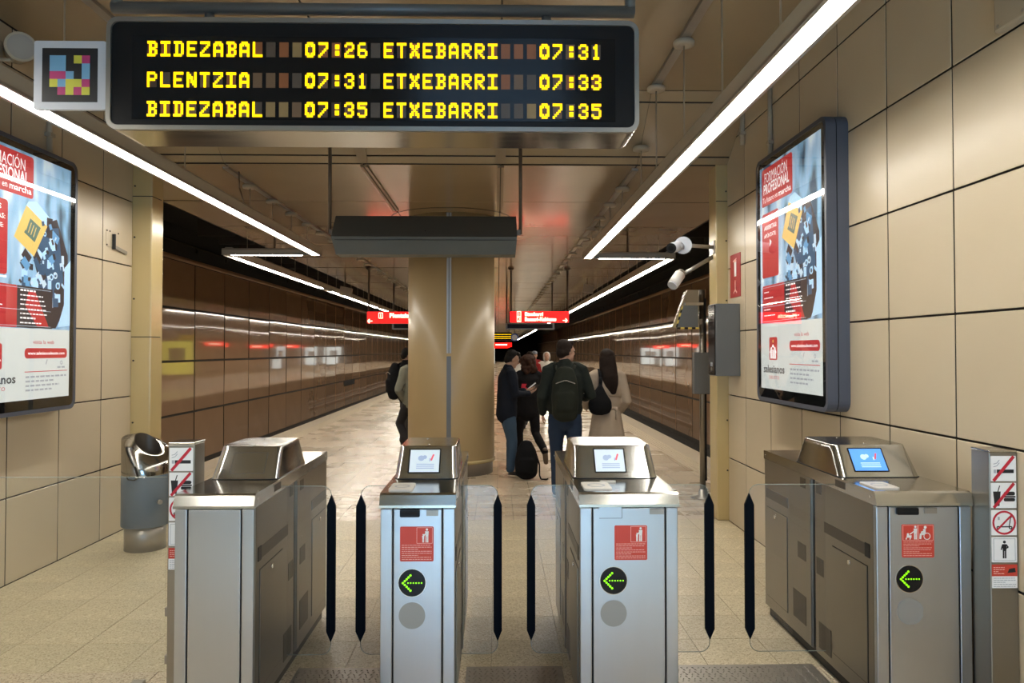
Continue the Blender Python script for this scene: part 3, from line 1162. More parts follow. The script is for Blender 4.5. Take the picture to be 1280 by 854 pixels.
            q = MB()
            pts = [(-.041 + .0085 * k, .0085 * k) for k in range(5)] + [(-.041 + .0085 * k, -.0085 * k) for k in range(1, 5)]
            pts += [(-.018 + .0122 * k, 0) for k in range(6)]
            for i, (a, b) in enumerate(pts):
                fr.disc(q, u0 + a, v0 + b, .005 if i < 9 else .0034, .0034, .0046, M['green'], 8)
            q.build('lit_arrow', parent=ar)
        elif kind == 'blank':
            fr.disc(q, u0, v0, .063, 0, .0016, M['steel'], 32)
            fr.disc(q, u0, v0, .060, .0, .0022, M['alu_disc'], 32)
            q.build('blank_disc', parent=g)
    # glass flaps
    for s, xn, xf in flaps:
        X = x0 if s < 0 else x1
        y = 3.90
        fr = Frame((0, y, 0), (1, 0, 0), (0, 0, 1))
        q = MB()
        e = (xn + xf) / 2
        a, b = sorted((X + s * .0, e))
        r = .05
        if s > 0:
            pts = [(a, .115)] + [(b - r + r * cos(t), .115 + r + r * sin(t)) for t in [radians(-90 + 15 * k) for k in range(7)]] + \
                  [(b - r + r * cos(t), .99 - r + r * sin(t)) for t in [radians(15 * k) for k in range(7)]] + [(a, .99)]
        else:
            pts = [(b, .99)] + [(a + r + r * cos(t), .99 - r + r * sin(t)) for t in [radians(90 + 15 * k) for k in range(7)]] + \
                  [(a + r + r * cos(t), .115 + r + r * sin(t)) for t in [radians(180 + 15 * k) for k in range(7)]] + [(b, .115)]
        fr.slab(q, pts, -.005, .005, M['flapglass'])
        fl = q.build('glass_flap', parent=g)
        q = MB()
        q.tube([fr.P(u, v, 0) for u, v in pts], .0022, M['glass_edge'], 5)
        q.build('polished_edge', parent=fl)
        q = MB()
        u0, u1 = sorted((xn, xf))
        m_ = (u0 + u1) / 2
        pts = [(m_, .180), (u1, .235), (u1, .885), (m_, .945), (u0, .885), (u0, .235)]
        fr.slab(q, pts, -.008, .008, M['strip'])
        q.build('edge_strip', parent=fl)
    return g


M['glass_edge'] = mat('polished_glass_edge', (.30, .33, .29), .25)
M['alu_disc'] = mat('grey_blank_disc', (.30, .295, .28), .5, metal=.3)
glow_ink = glow('pale_screen_ink', (.5, .72, 1), .9)
gate('blank-fronted steel gate without screen beside the left notice post', -1.452, -1.098, (1,), [], (None, .01, .17), None,
     [(1, -.891, -.845)])
gate('narrow steel gate with green arrow standing before the column', -.530, -.193, (-1, 1),
     [('slot', -.441, -.351, .946, .982), ('plate', -.322, -.268, .950, .976), ('notice', -.441, -.289, .745, .902),
      ('arrow', -.386, 0, .649, 0), ('blank', -.386, 0, .502, 0)], ('screen', -.012, .150), (-.505, -.395, 3.43, 3.61, False),
     [(-1, -.739, -.689), (1, -.021, .023)])
gate('wide steel gate with green arrow between the black-bagged woman and the column gate', .375, .822, (-1, 1),
     [('cover', .462, .566, .936, .986), ('plate', .693, .758, .953, .978), ('notice', .532, .681, .746, .903),
      ('arrow', .527, 0, .654, 0), ('blank', .527, 0, .506, 0)], ('screen', -.022, .150), (.405, .535, 3.44, 3.62, True),
     [(-1, .154, .198), (1, 1.092, 1.141)])
gate('wide steel gate with blue screen and wheelchair notice by the right wall', 1.735, 2.175, (-1,),
     [('slot', 1.827, 1.927, .947, .979), ('plate', 1.957, 2.016, .951, .977), ('notice_wide', 1.852, 2.002, .750, .902),
      ('arrow', 1.886, 0, .653, 0), ('blank', 1.889, 0, .504, 0)], ('screen_blue', -.035, .168), (1.765, 1.885, 3.43, 3.60, False),
     [(-1, 1.305, 1.354)])
# vents on the lane side of the third gate
# ---- checker plates between the gates
for x0, x1, lab in ((-1.06, -.56, 'steel checker plate in the lane left of the column gate'),
                    (-.165, .345, 'steel checker plate in the middle lane between the arrow gates'),
                    (.85, 1.70, 'broad steel checker plate in the wide lane')):
    t = thing('checker_plate', lab, 'floor plate', ((x0 + x1) / 2, 3.5, 0), 'checker plates in the gate lanes')
    MB().box(x0, x1, 2.7, 4.0, 0, .004, M['tread']).build('plate', parent=t)
    q = MB()
    y = 2.74
    j = 0
    while y < 3.985:
        x = x0 + .02 + (.022 if j % 2 else 0)
        k = j
        while x < x1 - .02:
            a = radians(45 if k % 2 else -45)
            dx, dy = cos(a) * .011, sin(a) * .011
            nx_, ny_ = -sin(a) * .0035, cos(a) * .0035
            q.add([(x - dx, y - dy, .004), (x + nx_, y + ny_, .004), (x + dx, y + dy, .004), (x - nx_, y - ny_, .004), (x, y, .008)],
                  [(0, 1, 4), (1, 2, 4), (2, 3, 4), (3, 0, 4)], M['tread'])
            x += .03
            k += 1
        y += .026
        j += 1
    o = q.build('raised_pattern', parent=t)
    o['kind'] = 'stuff'

# ================================================================== NOTICE POSTS
def notice_post(label, x0, x1, y0, y1, clamp):
    t = thing('notice_post', label, 'post', ((x0 + x1) / 2, (y0 + y1) / 2, 0), 'square steel notice posts')
    q = MB()
    q.rbox(x0, x1, y0, y1, 0, 1.247, .004, M['steel_side'])
    q.build('post', parent=t)
    MB().rbox(x0 - .001, x1 + .001, y0 - .001, y1 + .001, 1.247, 1.256, .003, M['steel_lid']).build('cap', parent=t)
    c = (x0 + x1) / 2
    h = .0565
    fr0 = Frame((c, y0, 0), (1, 0, 0), (0, 0, 1))
    zs = [1.175, 1.056, .936, .817]
    for k, z in enumerate(zs):
        q = MB()
        fr0.rrect(q, -h, h, z - .0555, z + .0555, .003, 0, .002, M['print_white'])
        pl = q.build('notice_plate', parent=t)
        fr = Frame((c, y0 - .002, z), (1, 0, 0), (0, 0, 1))
        q = MB()
        K, R = M['print_black'], M['print_red']
        if k == 0:
            fr.rect(q, -.030, .046, -.020, -.004, 0, .0008, K)
            fr.rect(q, -.044, -.033, -.020, -.004, 0, .0008, M['print_grey'])
            for e in (0, .012):
                fr.line(q, (-.045, .008 + e), (-.03, .012 + e), .003, 0, .0008, M['print_grey'])
                fr.line(q, (-.03, .012 + e), (-.018, .026 + e), .003, 0, .0008, M['print_grey'])
            fr.line(q, (-.046, -.054), (.046, .054), .014, .0008, .0016, R)
        elif k == 1:
            fr.slab(q, [(-.048, .018), (-.014, .018), (-.020, -.046), (-.042, -.046)], 0, .0008, K)
            fr.line(q, (-.026, .018), (-.018, .044), .004, 0, .0008, K)
            fr.rrect(q, .0, .05, .0, .017, .008, 0, .0008, K)
            fr.rect(q, -.003, .052, -.009, -.002, 0, .0008, K)
            fr.rrect(q, .0, .05, -.026, -.011, .006, 0, .0008, K)
            fr.line(q, (-.046, -.054), (.046, .054), .013, .0008, .0016, R)
        elif k == 2:
            fr.ring(q, 0, 0, .0445, .053, 0, .001, R, 32)
            fr.line(q, (-.034, .034), (.034, -.034), .0, 0, .0, R) if False else None
            fr.line(q, (-.035, -.035), (.035, .035), .008, .0008, .0014, R)
            fr.line(q, (-.025, -.018), (.022, -.018), .005, 0, .0008, K)
            fr.line(q, (.022, -.018), (.030, .026), .004, 0, .0008, K)
            fr.line(q, (.024, .028), (.036, .024), .004, 0, .0008, K)
            fr.ring(q, -.027, -.022, .003, .008, 0, .0008, K, 12)
            fr.ring(q, .029, -.022, .003, .008, 0, .0008, K, 12)
            fr.rect(q, -.028, -.020, .012, .026, 0, .0008, M['print_grey'])
        else:
            for a, b in ((-.049, -.047), (.047, .049)):
                fr.rect(q, a, b, -.048, .048, 0, .0008, M['print_grey'])
                fr.rect(q, -.049, .049, a, b, 0, .0008, M['print_grey'])
            person_icon(q, fr, 0, -.038, .078, K, 0, .0008, 'bag')
        q.build('pictogram', parent=pl)
    q = MB()
    fr0.rect(q, -h, h, .700, .751, 0, .0015, M['red'])
    fr0.rect(q, -h, h, .648, .700, 0, .0015, M['print_white'])
    sk = q.build('small_print_sticker', parent=t)
    q = MB()
    fake_lines(q, fr0, -.05, .0, .737, 4, .009, M['pink'], .003, .0015, .002)
    fr0.slab(q, [(.012, .714), (.05, .718), (.046, .737), (.02, .732)], .0015, .002, M['print_black'])
    fake_lines(q, fr0, -.05, .05, .69, 5, .009, M['print_grey'], .003, .0015, .002)
    q.build('small_print', parent=sk)
    if clamp:
        for z in (.20, .43):
            MB().rbox(x0 - .03, x0 + .001, (y0 + y1) / 2 - .02, (y0 + y1) / 2 + .02, z - .022, z + .022, .004, M['alu']).build('glass_clamp', parent=t)
    return t


notice_post('notice post partly hidden behind the blank-fronted gate on the left', -1.585, -1.459, 3.60, 3.726, True)
notice_post('notice post at the right edge beside the wheelchair gate', 2.181, 2.307, 3.25, 3.376, False)

t = thing('glass_barrier', 'low clear glass barrier from left wall to the left notice post', 'barrier', (-2.57, 3.663, 0))
q = MB()
q.rbox(XL + .02, -1.617, 3.658, 3.668, .06, 1.08, .002, M['glass'], 1)
q.build('glass_pane', parent=t)
MB().box(XL + .02, -1.617, 3.6585, 3.6675, 1.0795, 1.0815, M['glass_edge']).build('polished_edge', parent=t)
for x in (-3.45, -2.57, -1.75):
    MB().rbox(x - .03, x + .03, 3.64, 3.686, 0, .09, .004, M['alu']).build('floor_clamp', parent=t)
MB().box(XL, XL + .035, 3.648, 3.678, .06, 1.08, M['alu']).build('wall_channel', parent=t)

# ================================================================== ADVERTISING LIGHT BOXES
def ink(name, c, p=.9):
    return glow('poster_' + name, c, p)


PK = {'white': ink('paper', (.60, .64, .62)), 'red': ink('red', (.45, .028, .032)), 'darkred': ink('dark_red', (.35, .02, .02)), 'ink': ink('black', (.03, .035, .04)),
      'grey': ink('grey', (.33, .35, .38)), 'text': ink('lettering', (.95, .92, .92)), 'chip': ink('chip_yellow', (.72, .50, .14)),
      'chipdark': ink('chip_mark', (.10, .17, .14)), 'blue1': ink('pale_blue', (.45, .68, .88)), 'blue2': ink('mid_blue', (.12, .32, .55)),
      'blue3': ink('deep_blue', (.035, .09, .17)), 'dark': ink('machine_dark', (.035, .025, .03)), 'silver': ink('silver', (.55, .68, .78))}  # 'dark' is the plain dark print of wheel and list panel
# soft out-of-focus picture behind the print
m = bpy.data.materials.new('poster_picture')
m.use_nodes = True
N, L = m.node_tree.nodes, m.node_tree.links
b = N['Principled BSDF']
tc = N.new('ShaderNodeTexCoord')
mp = N.new('ShaderNodeMapping')
mp.inputs['Scale'].default_value = (1, 1.8, .6)
nz = N.new('ShaderNodeTexNoise')
nz.inputs['Scale'].default_value = 3.4
nz.inputs['Detail'].default_value = 1.5
cr = N.new('ShaderNodeValToRGB')
e = cr.color_ramp.elements
e[0].position, e[0].color = .36, (.03, .07, .12, 1)
e[1].position, e[1].color = .70, (.62, .72, .80, 1)
x = e.new(.47)
x.color = (.20, .38, .55, 1)
x = e.new(.56)
x.color = (.30, .45, .60, 1)
L.new(tc.outputs['Object'], mp.inputs[0])
L.new(mp.outputs[0], nz.inputs['Vector'])
L.new(nz.outputs[0], cr.inputs[0])
L.new(cr.outputs[0], b.inputs['Base Color'])
L.new(cr.outputs[0], b.inputs['Emission Color'])
b.inputs['Emission Strength'].default_value = .75
PK['picture'] = m


def light_box(label, X, s, y_left, y_right, z0, z1):
    """X: wall plane, s: +1 box stands out towards +x; y_left / y_right: ends as seen by someone facing it"""
    ya, yb = min(y_left, y_right), max(y_left, y_right)
    t = thing('advertising_light_box', label, 'poster case', (X, (ya + yb) / 2, z0), 'backlit poster cases')
    D = .15
    uy = 1 if y_right > y_left else -1
    W, Hh = yb - ya, z1 - z0
    fr = Frame((X, y_left, z0), (0, uy, 0), (0, 0, 1))
    # w must point into the room
    sg = 1 if fr.w.x * s > 0 else -1

    class F2(Frame):
        pass
    q = MB()
    pts = rounded(0, W, 0, Hh, .075, 6)
    fr.slab(q, pts, 0, sg * .075, M['slate'])
    q.build('case', parent=t)
    q = MB()
    fr.slab(q, rounded(.004, W - .004, .004, Hh - .004, .072, 6), sg * .075, sg * .082, M['blackpl'])
    q.build('door_gap', parent=t)
    q = MB()
    o_, i_ = rounded(0, W, 0, Hh, .075, 6), rounded(.03, W - .03, .03, Hh - .03, .05, 6)
    for i in range(len(o_)):
        j = (i + 1) % len(o_)
        fr.slab(q, [o_[i], o_[j], i_[j], i_[i]], sg * .082, sg * D, M['slate'])
    q.build('door_frame', parent=t)
    q = MB()
    fr.slab(q, rounded(.028, W - .028, .028, Hh - .028, .05, 6), sg * .12, sg * (D - .006), M['blackgl'])
    q.build('black_border', parent=t)
    # poster area
    u0, u1, v0, v1 = .085, W - .085, .105, Hh - .075
    w_, h_ = u1 - u0, v1 - v0
    base = D - .006

    def U(a):
        return u0 + a * w_

    def V(a):
        return v1 - a * h_
    q = MB()
    fr.rect(q, u0, u1, v0, v1, sg * base, sg * (base + .0005), PK['white'])
    sheet = q.build('poster', parent=t)
    lev = [.0006]

    def put(name, fn, m, lift=1):
        q = MB()
        k = base + .0005 * lift
        fn(q, sg * k, sg * (k + .0004), m)
        return q.build(name, parent=sheet)

    def poly(pts):
        return lambda q, a, b, m: fr.slab(q, [(U(x), V(y)) for x, y in pts], a, b, m)

    def rr(a0, a1, b0, b1, r):
        return lambda q, a, b, m: fr.rrect(q, U(a0), U(a1), V(b1), V(b0), r, a, b, m)
    put('picture', poly([(0, .0), (1, .0), (1, .71), (0, .71)]), PK['picture'], 1.5)
    # machine: dark wheel, blue and silver links, yellow chip
    q = MB()
    k = base + .0012
    fr.disc(q, U(.78), V(.55), .20, sg * k, sg * (k + .0004), PK['dark'], 32)
    fr.slab(q, [(U(.56), V(.36)), (U(.66), V(.28)), (U(.84), V(.235)), (U(.97), V(.38)), (U(.97), V(.60)), (U(.84), V(.705)), (U(.60), V(.705)), (U(.66), V(.52))], sg * (k - .0002), sg * (k + .0002), PK['dark'])
    fr.slab(q, [(U(.62), V(.30)), (U(.86), V(.27)), (U(.92), V(.50)), (U(.72), V(.58))], sg * k, sg * (k + .0005), PK['blue3'])
    k += .0006
    fr.ring(q, U(.80), V(.56), .21, .26, sg * k, sg * (k + .0003), PK['blue1'], 32) if False else None
    rng = random.Random(3)
    for i in range(85):
        a = rng.uniform(0, 1)
        cu = .46 + .46 * rng.random()
        cv = .24 + .34 * rng.random() + (cu - .5) * .12
        sz = rng.uniform(.006, .036)
        an = rng.uniform(-.6, .6) + .5
        c_, s_ = cos(an), sin(an)
        asp = rng.uniform(.5, 2.2)
        m_ = PK[rng.choice(['blue1', 'blue2', 'blue3', 'silver', 'blue1', 'blue3', 'dark'])]
        pts = [(U(cu) + (x * c_ - y * s_) * sz, V(cv) + (x * s_ + y * c_) * sz) for x, y in ((-1, -asp), (1, -asp), (1, asp), (-1, asp))]
        k2 = k + i * .00001
        fr.slab(q, pts, sg * k2, sg * (k2 + .0003), m_)
    for i in range(7):
        cu, cv = .55 + .33 * rng.random(), .28 + .28 * rng.random()
        r = rng.uniform(.018, .04)
        k2 = k + .0005
        fr.ring(q, U(cu), V(cv), r * .55, r, sg * k2, sg * (k2 + .0003), PK[rng.choice(['blue1', 'silver'])], 18)
    fr.slab(q, [(U(.93), V(.44)), (U(1), V(.40)), (U(1), V(.69)), (U(.86), V(.70)), (U(.93), V(.6))], sg * (k + .0006), sg * (k + .0009), PK['blue1'])
    q.build('machine_print', parent=sheet)
    put('chip_print', poly([(.52, .213), (.735, .277), (.60, .415), (.405, .35)]), PK['chip'], 5)
    put('chip_print', poly([(.56, .262), (.665, .29), (.605, .355), (.50, .325)]), PK['chipdark'], 6)
    q = MB()
    for k in range(4):
        fr.line(q, (U(.545 + .025 * k), V(.272 + .007 * k)), (U(.515 + .025 * k), V(.315 + .007 * k)), .008, sg * (base + .0034), sg * (base + .0037), PK['chip'])
    q.build('chip_print', parent=sheet)
    put('chip_print', poly([(.54, .195), (.62, .185), (.78, .245), (.735, .277), (.52, .213)]), PK['blue1'], 4.5)
    # red panels
    put('red_panel', rr(.045, .585, .012, .182, .025), PK['red'], 6)
    put('red_panel', rr(.045, .345, .215, .505, .025), PK['red'], 6)
    put('red_panel', rr(.045, .44, .54, .708, .015), PK['red'], 6)
    put('red_panel', poly([(.44, .54), (.80, .54), (.80, .708), (.44, .708)]), PK['dark'], 6)
    put('red_panel', poly([(.55, .56), (.62, .56), (.76, .70), (.64, .70), (.52, .62)]), PK['red'], 6.6)
    # lettering
    q = MB()
    T = PK['text']
    k = sg * (base + .0046)

    def tx(s_, a, bline, hgt, m=T, width=None, bold=0.0, al='l'):
        lettering(q, fr, s_, U(a), V(bline), hgt * h_, m, k, width * w_ if width else None, al, bold)
    tx('FORMACIÓN', .10, .078, .046, width=.40)
    tx('PROFESIONAL', .08, .128, .046, width=.455, bold=.02)
    tx('Tu futuro en', .065, .166, .025, width=.27)
    tx('marcha', .355, .166, .025, width=.21, bold=.02)
    tx('PUERTAS', .085, .255, .019, width=.2, bold=.02)
    tx('ABIERTAS:', .085, .290, .019, width=.235, bold=.02)
    tx('APÚNTATE:', .085, .325, .017, width=.22, bold=.02)
    fr.slab(q, [(U(.19), V(.335)), (U(.225), V(.35)), (U(.19), V(.37))], k, k + sg * .0003, T)

    def words(a, b_, v_, t_):
        x = a
        while x < b_ - .01:
            l_ = rng.uniform(.015, .04)
            fr.rect(q, U(x), U(min(x + l_, b_)), V(v_), V(v_ - t_), k, k + sg * .0003, T)
            x += l_ + .008
    for r_ in range(5):
        words(.08, .18 + .16 * ((r_ * 37) % 5) / 5, .573 + .026 * r_, .005)
    for r_ in range(8):
        bold_ = r_ in (0, 6)
        words(.47, .62 if bold_ else .68 + .1 * ((r_ * 29) % 7) / 7, .561 + .0185 * r_, .007 if bold_ else .005)
    for v_ in (.548, .635, .70):
        fr.rect(q, U(.06), U(.78), V(v_ + .0015), V(v_), k, k + sg * .0003, PK['silver'])
    tx('visita la web', .60, .772, .016, PK['red'], width=.22)
    q.build('lettering', parent=sheet)
    put('address_pill', rr(.52, .97, .79, .832, .03), PK['red'], 6)
    q = MB()
    tx('www.salesianosdeusto.com', .55, .817, .013, T, width=.39, bold=.02)
    q.build('lettering', parent=sheet)
    q = MB()
    fr.rect(q, U(.52), U(.97), V(.888), V(.885), k, k + sg * .0003, PK['red'])
    fr.ring(q, U(.905), V(.852), .010, .016, k, k + sg * .0003, PK['grey'], 14)
    for a0, a1, v_ in ((.86, .95, .872), (.53, .96, .908), (.53, .82, .926), (.53, .88, .944), (.53, .80, .962)):
        x = a0
        while x < a1:
            l_ = rng.uniform(.02, .05)
            fr.rect(q, U(x), U(min(a1, x + l_)), V(v_ + .003), V(v_ - .004), k, k + sg * .0003, PK['grey'])
            x += l_ + .012
    fr.line(q, (U(.735), V(.858)), (U(.75), V(.838)), .008, k, k + sg * .0003, PK['grey'])
    q.build('small_print', parent=sheet)
    # school emblem: three figures under one roof on a red tablet
    put('emblem', rr(.165, .31, .772, .872, .018), PK['red'], 6)
    q = MB()
    fr.disc(q, U(.238), V(.79), .013, k, k + sg * .0003, PK['chip'], 14)
    for a in (-.036, 0, .036):
        fr.disc(q, U(.238 + a), V(.812 if a == 0 else .822), .010, k, k + sg * .0003, T, 12)
        fr.slab(q, [(U(.238 + a - .012), V(.826)), (U(.238 + a + .012), V(.826)), (U(.238 + a + .015), V(.866)), (U(.238 + a - .015), V(.866))], k, k + sg * .0003, T)
    fr.line(q, (U(.18), V(.84)), (U(.238), V(.805)), .010, k, k + sg * .0003, T)
    fr.line(q, (U(.296), V(.84)), (U(.238), V(.805)), .010, k, k + sg * .0003, T)
    q.build('emblem', parent=sheet)
    q = MB()
    tx('salesianos', .06, .928, .034, PK['ink'], width=.375, bold=.02)
    tx('DEUSTO', .165, .955, .014, PK['red'], width=.175)
    q.build('lettering', parent=sheet)
    q = MB()
    fr.slab(q, rounded(.032, W - .032, .032, Hh - .032, .048, 6), sg * (base + .0055), sg * (base + .0065), M['cover'])
    q.build('cover_glass', parent=t)
    return t


light_box('backlit poster case on the right wall with dark blue-grey side', XR, -1, 6.12, 4.80, 1.29, 3.26)
light_box('backlit poster case on the left wall cut off by the frame', XL, 1, 4.70, 6.03, 1.235, 3.205)

# ================================================================== SMALL THINGS ON AND BY THE WALLS
t = thing('litter_bin', 'round blue-grey litter bin with open steel top by left wall', 'litter bin', (-3.03, 6.45, 0))
MB().lathe([(.165, 0), (.165, .225)], (-3.03, 6.45), M['alu'], 36).build('base', parent=t)
MB().lathe([(.188, .205), (.19, .21), (.19, .64), (.186, .645)], (-3.03, 6.45), M['binblue'], 36).build('body', parent=t)
q = MB()
q.cyl((-2.86, 6.33, .42), (-2.84, 6.31, .42), .02, M['alu'], 12)
q.build('lock', parent=t)
q = MB()
R0, R1, R2 = [], [], []
for i in range(36):
    a = 2 * pi * i / 36
    x, y = cos(a), sin(a)
    zt = .885 - .085 * x * .9 + .04 * y
    R0.append((-3.03 + .19 * x, 6.45 + .19 * y, .64))
    R1.append((-3.03 + .19 * x, 6.45 + .19 * y, zt))
    R2.append((-3.03 + .105 * x + .015, 6.45 + .105 * y, zt + .012))
R3 = [(p[0], p[1], .66) for p in R2]
q.loft([R0, R1, R2], M['bin_top'], True, False)
q.loft([R2, R3], M['steel_dark'], True, False)
q.build('steel_top', parent=t)
q = MB().tube([(-3.10, 6.255, .645), (-3.08, 6.25, .62), (-3.03, 6.245, .615), (-3.0, 6.25, .635), (-3.03, 6.25, .73)], .006, M['joint'], 6)
q.build('bag_tie', parent=t)

t = thing('loudspeaker', 'beige horn loudspeaker on a bracket high on left wall', 'loudspeaker', (-3.42, 5.1, 3.75))
d = Vector((.55, -.75, -.22)).normalized()
c0 = Vector((-3.36, 5.22, 3.82))
q = MB().cyl(c0 - d * .30, c0 + d * .12, .085, M['beigepl'], 24)
q.cyl(c0 + d * .12, c0 + d * .15, .098, M['beigepl'], 24)
q.cyl(c0 - d * .33, c0 - d * .30, .05, M['beigepl'], 24, .085)
q.build('body', parent=t)
MB().cyl(c0 + d * .15, c0 + d * .153, .082, M['alu'], 24).build('grille', parent=t)
q = MB().box(-3.55, -3.53, 5.16, 5.30, 3.70, 3.90, M['beigepl'])
q.tube([(-3.53, 5.23, 3.75), (-3.42, 5.23, 3.74), (-3.37, 5.22, 3.80)], .014, M['beigepl'], 8)
q.build('bracket', parent=t)


def conduit(label, x, y, z0, z1, r=.018, boxes=()):
    s = 1 if x < 0 else -1
    t = thing('conduit', label, 'conduit', (x, y, z0), 'vertical wall conduits')
    MB().cyl((x + s * r, y, z0), (x + s * r, y, z1), r, M['beigepl'], 10).build('tube', parent=t)
    for k in range(2):
        z = z0 + (z1 - z0) * (.2 + .6 * k)
        MB().box(min(x, x + s * r * 2.2), max(x, x + s * r * 2.2), y - r * 1.5, y + r * 1.5, z, z + .03, M['beigepl']).build('clip', parent=t)


conduit('vertical beige conduit rising behind the left poster case', XL, 5.86, 3.21, ZC, .022)
conduit('vertical beige conduit above the right poster case to the ceiling', XR, 6.14, 3.275, ZC, .02)
conduit('short thin conduit stub on the right wall near its end', XR, 6.83, 3.62, ZC, .022)

t = thing('wall_bracket', 'broken fixing plate with black slot on the left wall', 'wall fitting', (XL, 6.9, 2.72))
fr = Frame((XL, 6.86, 2.72), (0, 1, 0), (0, 0, 1))
q = MB()
fr.rect(q, -.11, .11, -.07, .08, 0, .004, M['tile'])
q.build('plate', parent=t)
q = MB()
fr.rect(q, -.008, .012, -.09, .05, .004, .03, M['print_black'])
fr.line(q, (.02, -.065), (.24, -.095), .03, .0, .02, M['alu'])
q.build('hook', parent=t)
q = MB()
for a, b in ((-.10, .07), (-.10, -.06), (.10, .07), (-.05, .07)):
    fr.disc(q, a, b, .008, .004, .008, M['joint'], 8)
q.build('screw', parent=t)

t = thing('wall_box', 'small beige box high on right wall at the frame corner', 'wall fitting', (XR, 3.2, 3.22))
q = MB().rbox(XR - .05, XR, 3.08, 3.30, 3.14, 3.32, .012, M['beigepl'])
q.build('cover', parent=t)
q = MB()
for a in (3.11, 3.27):
    q.cyl((XR - .05, a, 3.165), (XR - .053, a, 3.165), .008, M['alu'], 8)
q.build('screw', parent=t)

t = thing('hydrant_sign', 'small red sign with white pictograms on the right wall', 'sign', (XR, 7.12, 2.42))
fr = Frame((XR, 7.265, 2.215), (0, -1, 0), (0, 0, 1))
q = MB()
fr.rect(q, 0, .30, 0, .42, 0, .006, M['redsign'])
q.build('plate', parent=t)
q = MB()
P = M['pink']
fr.rect(q, .125, .185, .20, .345, .006, .0075, M['print_white'])
fr.rrect(q, .12, .19, .34, .36, .008, .006, .0075, P)
fr.line(q, (.085, .35), (.19, .372), .012, .006, .0075, P)
fr.line(q, (.15, .055), (.15, .165), .016, .006, .0075, P)
fr.line(q, (.15, .075), (.10, .04), .016, .006, .0075, P)
fr.line(q, (.15, .075), (.20, .04), .016, .006, .0075, P)
q.build('pictogram', parent=t)

t = thing('help_point_box', 'grey steel help point box on right wall with dark front', 'wall box', (2.18, 7.1, 1.46), None)
q = MB().rbox(2.075, XR, 6.99, 7.22, 1.455, 2.145, .006, M['boxgrey'])
q.build('case', parent=t)
q = MB()
q.box(2.066, 2.076, 7.0, 7.21, 1.465, 2.135, M['blackgl'])
fp = q.build('front_panel', parent=t)
q = MB()
fr = Frame((2.066, 7.21, 1.465), (0, -1, 0), (0, 0, 1))
fr.rect(q, .03, .18, .585, .592, .0, .001, M['print_white'])
q.build('label_strip', parent=fp)
q = MB()
fr.rect(q, .07, .14, .08, .12, .0, .001, M['print_grey'])
q.build('label_strip', parent=fp)
q = MB()
fr.disc(q, .10, .05, .02, 0, .004, M['alu'], 12)
q.build('call_button', parent=fp)

# pole with mirror hood and box
t = thing('equipment_pole', 'steel pole with mirror hood and box beside the right pilaster', 'pole', (2.37, 8.52, 0))
MB().cyl((2.37, 8.52, 0), (2.37, 8.52, 2.40), .035, M['steel_side'], 16).build('pole', parent=t)
MB().lathe([(.14, 0), (.14, .012), (.06, .03), (.045, .10)], (2.37, 8.52), M['steel_side'], 24).build('base_flange', parent=t)
MB().rbox(2.245, 2.428, 8.40, 8.49, 1.20, 1.675, .006, M['boxgrey']).build('switch_box', parent=t)
q = MB()
q.prism([(8.36, 1.95), (8.36, 2.36), (8.5, 2.42), (8.62, 2.36), (8.62, 1.95)], 'x', 2.05, 2.32, M['steel_lid'])
hd = None
q = MB()
f0 = [(2.04, 8.40, 1.95), (2.30, 8.40, 1.95), (2.30, 8.40, 2.39), (2.17, 8.40, 2.39)]
f1 = [(2.06, 8.68, 1.98), (2.30, 8.68, 1.98), (2.30, 8.68, 2.37), (2.19, 8.68, 2.37)]
q.loft([f0, f1], M['steel_lid'], False)
hd = q.build('mirror_hood', parent=t)
q = MB()
q.add([(2.05, 8.397, 1.965), (2.29, 8.397, 1.965), (2.29, 8.397, 2.21), (2.105, 8.397, 2.21)], [(0, 1, 2, 3)], M['boxgrey'])
q.build('back_plate', parent=hd)
q = MB()
for k in range(6):
    x = 2.045 + k * .043
    q.box(x, x + .043, 8.392, 8.399, 1.943, 1.962, M['yellow'] if k % 2 else M['blackpl'])
for k in range(6):
    z = 1.965 + k * .04
    x = 2.037 + (z - 1.95) * .295
    q.add([(x - .008, 8.394, z), (x + .008, 8.394, z), (x + .02, 8.394, z + .04), (x + .004, 8.394, z + .04)], [(0, 1, 2, 3)], M['yellow'] if k % 2 else M['blackpl'])
q.build('hazard_edging', parent=hd)
MB().box(2.30, 2.36, 8.47, 8.56, 2.0, 2.06, M['alu']).build('clamp', parent=t)
MB().box(2.14, 2.35, 8.386, 8.399, 2.215, 2.245, M['chrome']).build('hood_bar', parent=hd)
MB().box(2.385, 2.41, 8.49, 8.55, .2, 2.3, M['blackpl']).build('cable_duct', parent=t)

# cameras on one bracket
t = thing('security_camera', 'white bullet camera on a straight arm from the pilaster', 'camera', (1.80, 7.3, 2.72), 'white security cameras')
q = MB().cyl((2.20, 7.44, 2.745), (1.86, 7.3, 2.745), .020, M['alu'], 10)
q.box(2.185, 2.2, 7.40, 7.48, 2.68, 2.81, M['alu'])
q.build('arm', parent=t)
q = MB()
c = Vector((1.83, 7.24, 2.735))
dd = Vector((-.25, -.95, -.12)).normalized()
q.cyl(c, c + dd * .05, .085, M['white'], 20)
q.build('junction_disc', parent=t)
c2 = Vector((1.74, 7.16, 2.71))
q = MB()
e = Vector((-.55, -.80, -.22)).normalized()
q.cyl(c2 - e * .1, c2 + e * .12, .05, M['white'], 18)
q.cyl(c2 - e * .12, c2 - e * .1, .03, M['white'], 18, .05)
q.cyl(c2 - e * .02 + Vector((.06, 0, 0)), c2 + e * .0 + Vector((.01, 0, 0)), .03, M['white'], 12)
bd = q.build('camera_body', parent=t)
MB().cyl(c2 + e * .12, c2 + e * .135, .049, M['blackpl'], 18).build('lens_hood', parent=bd)
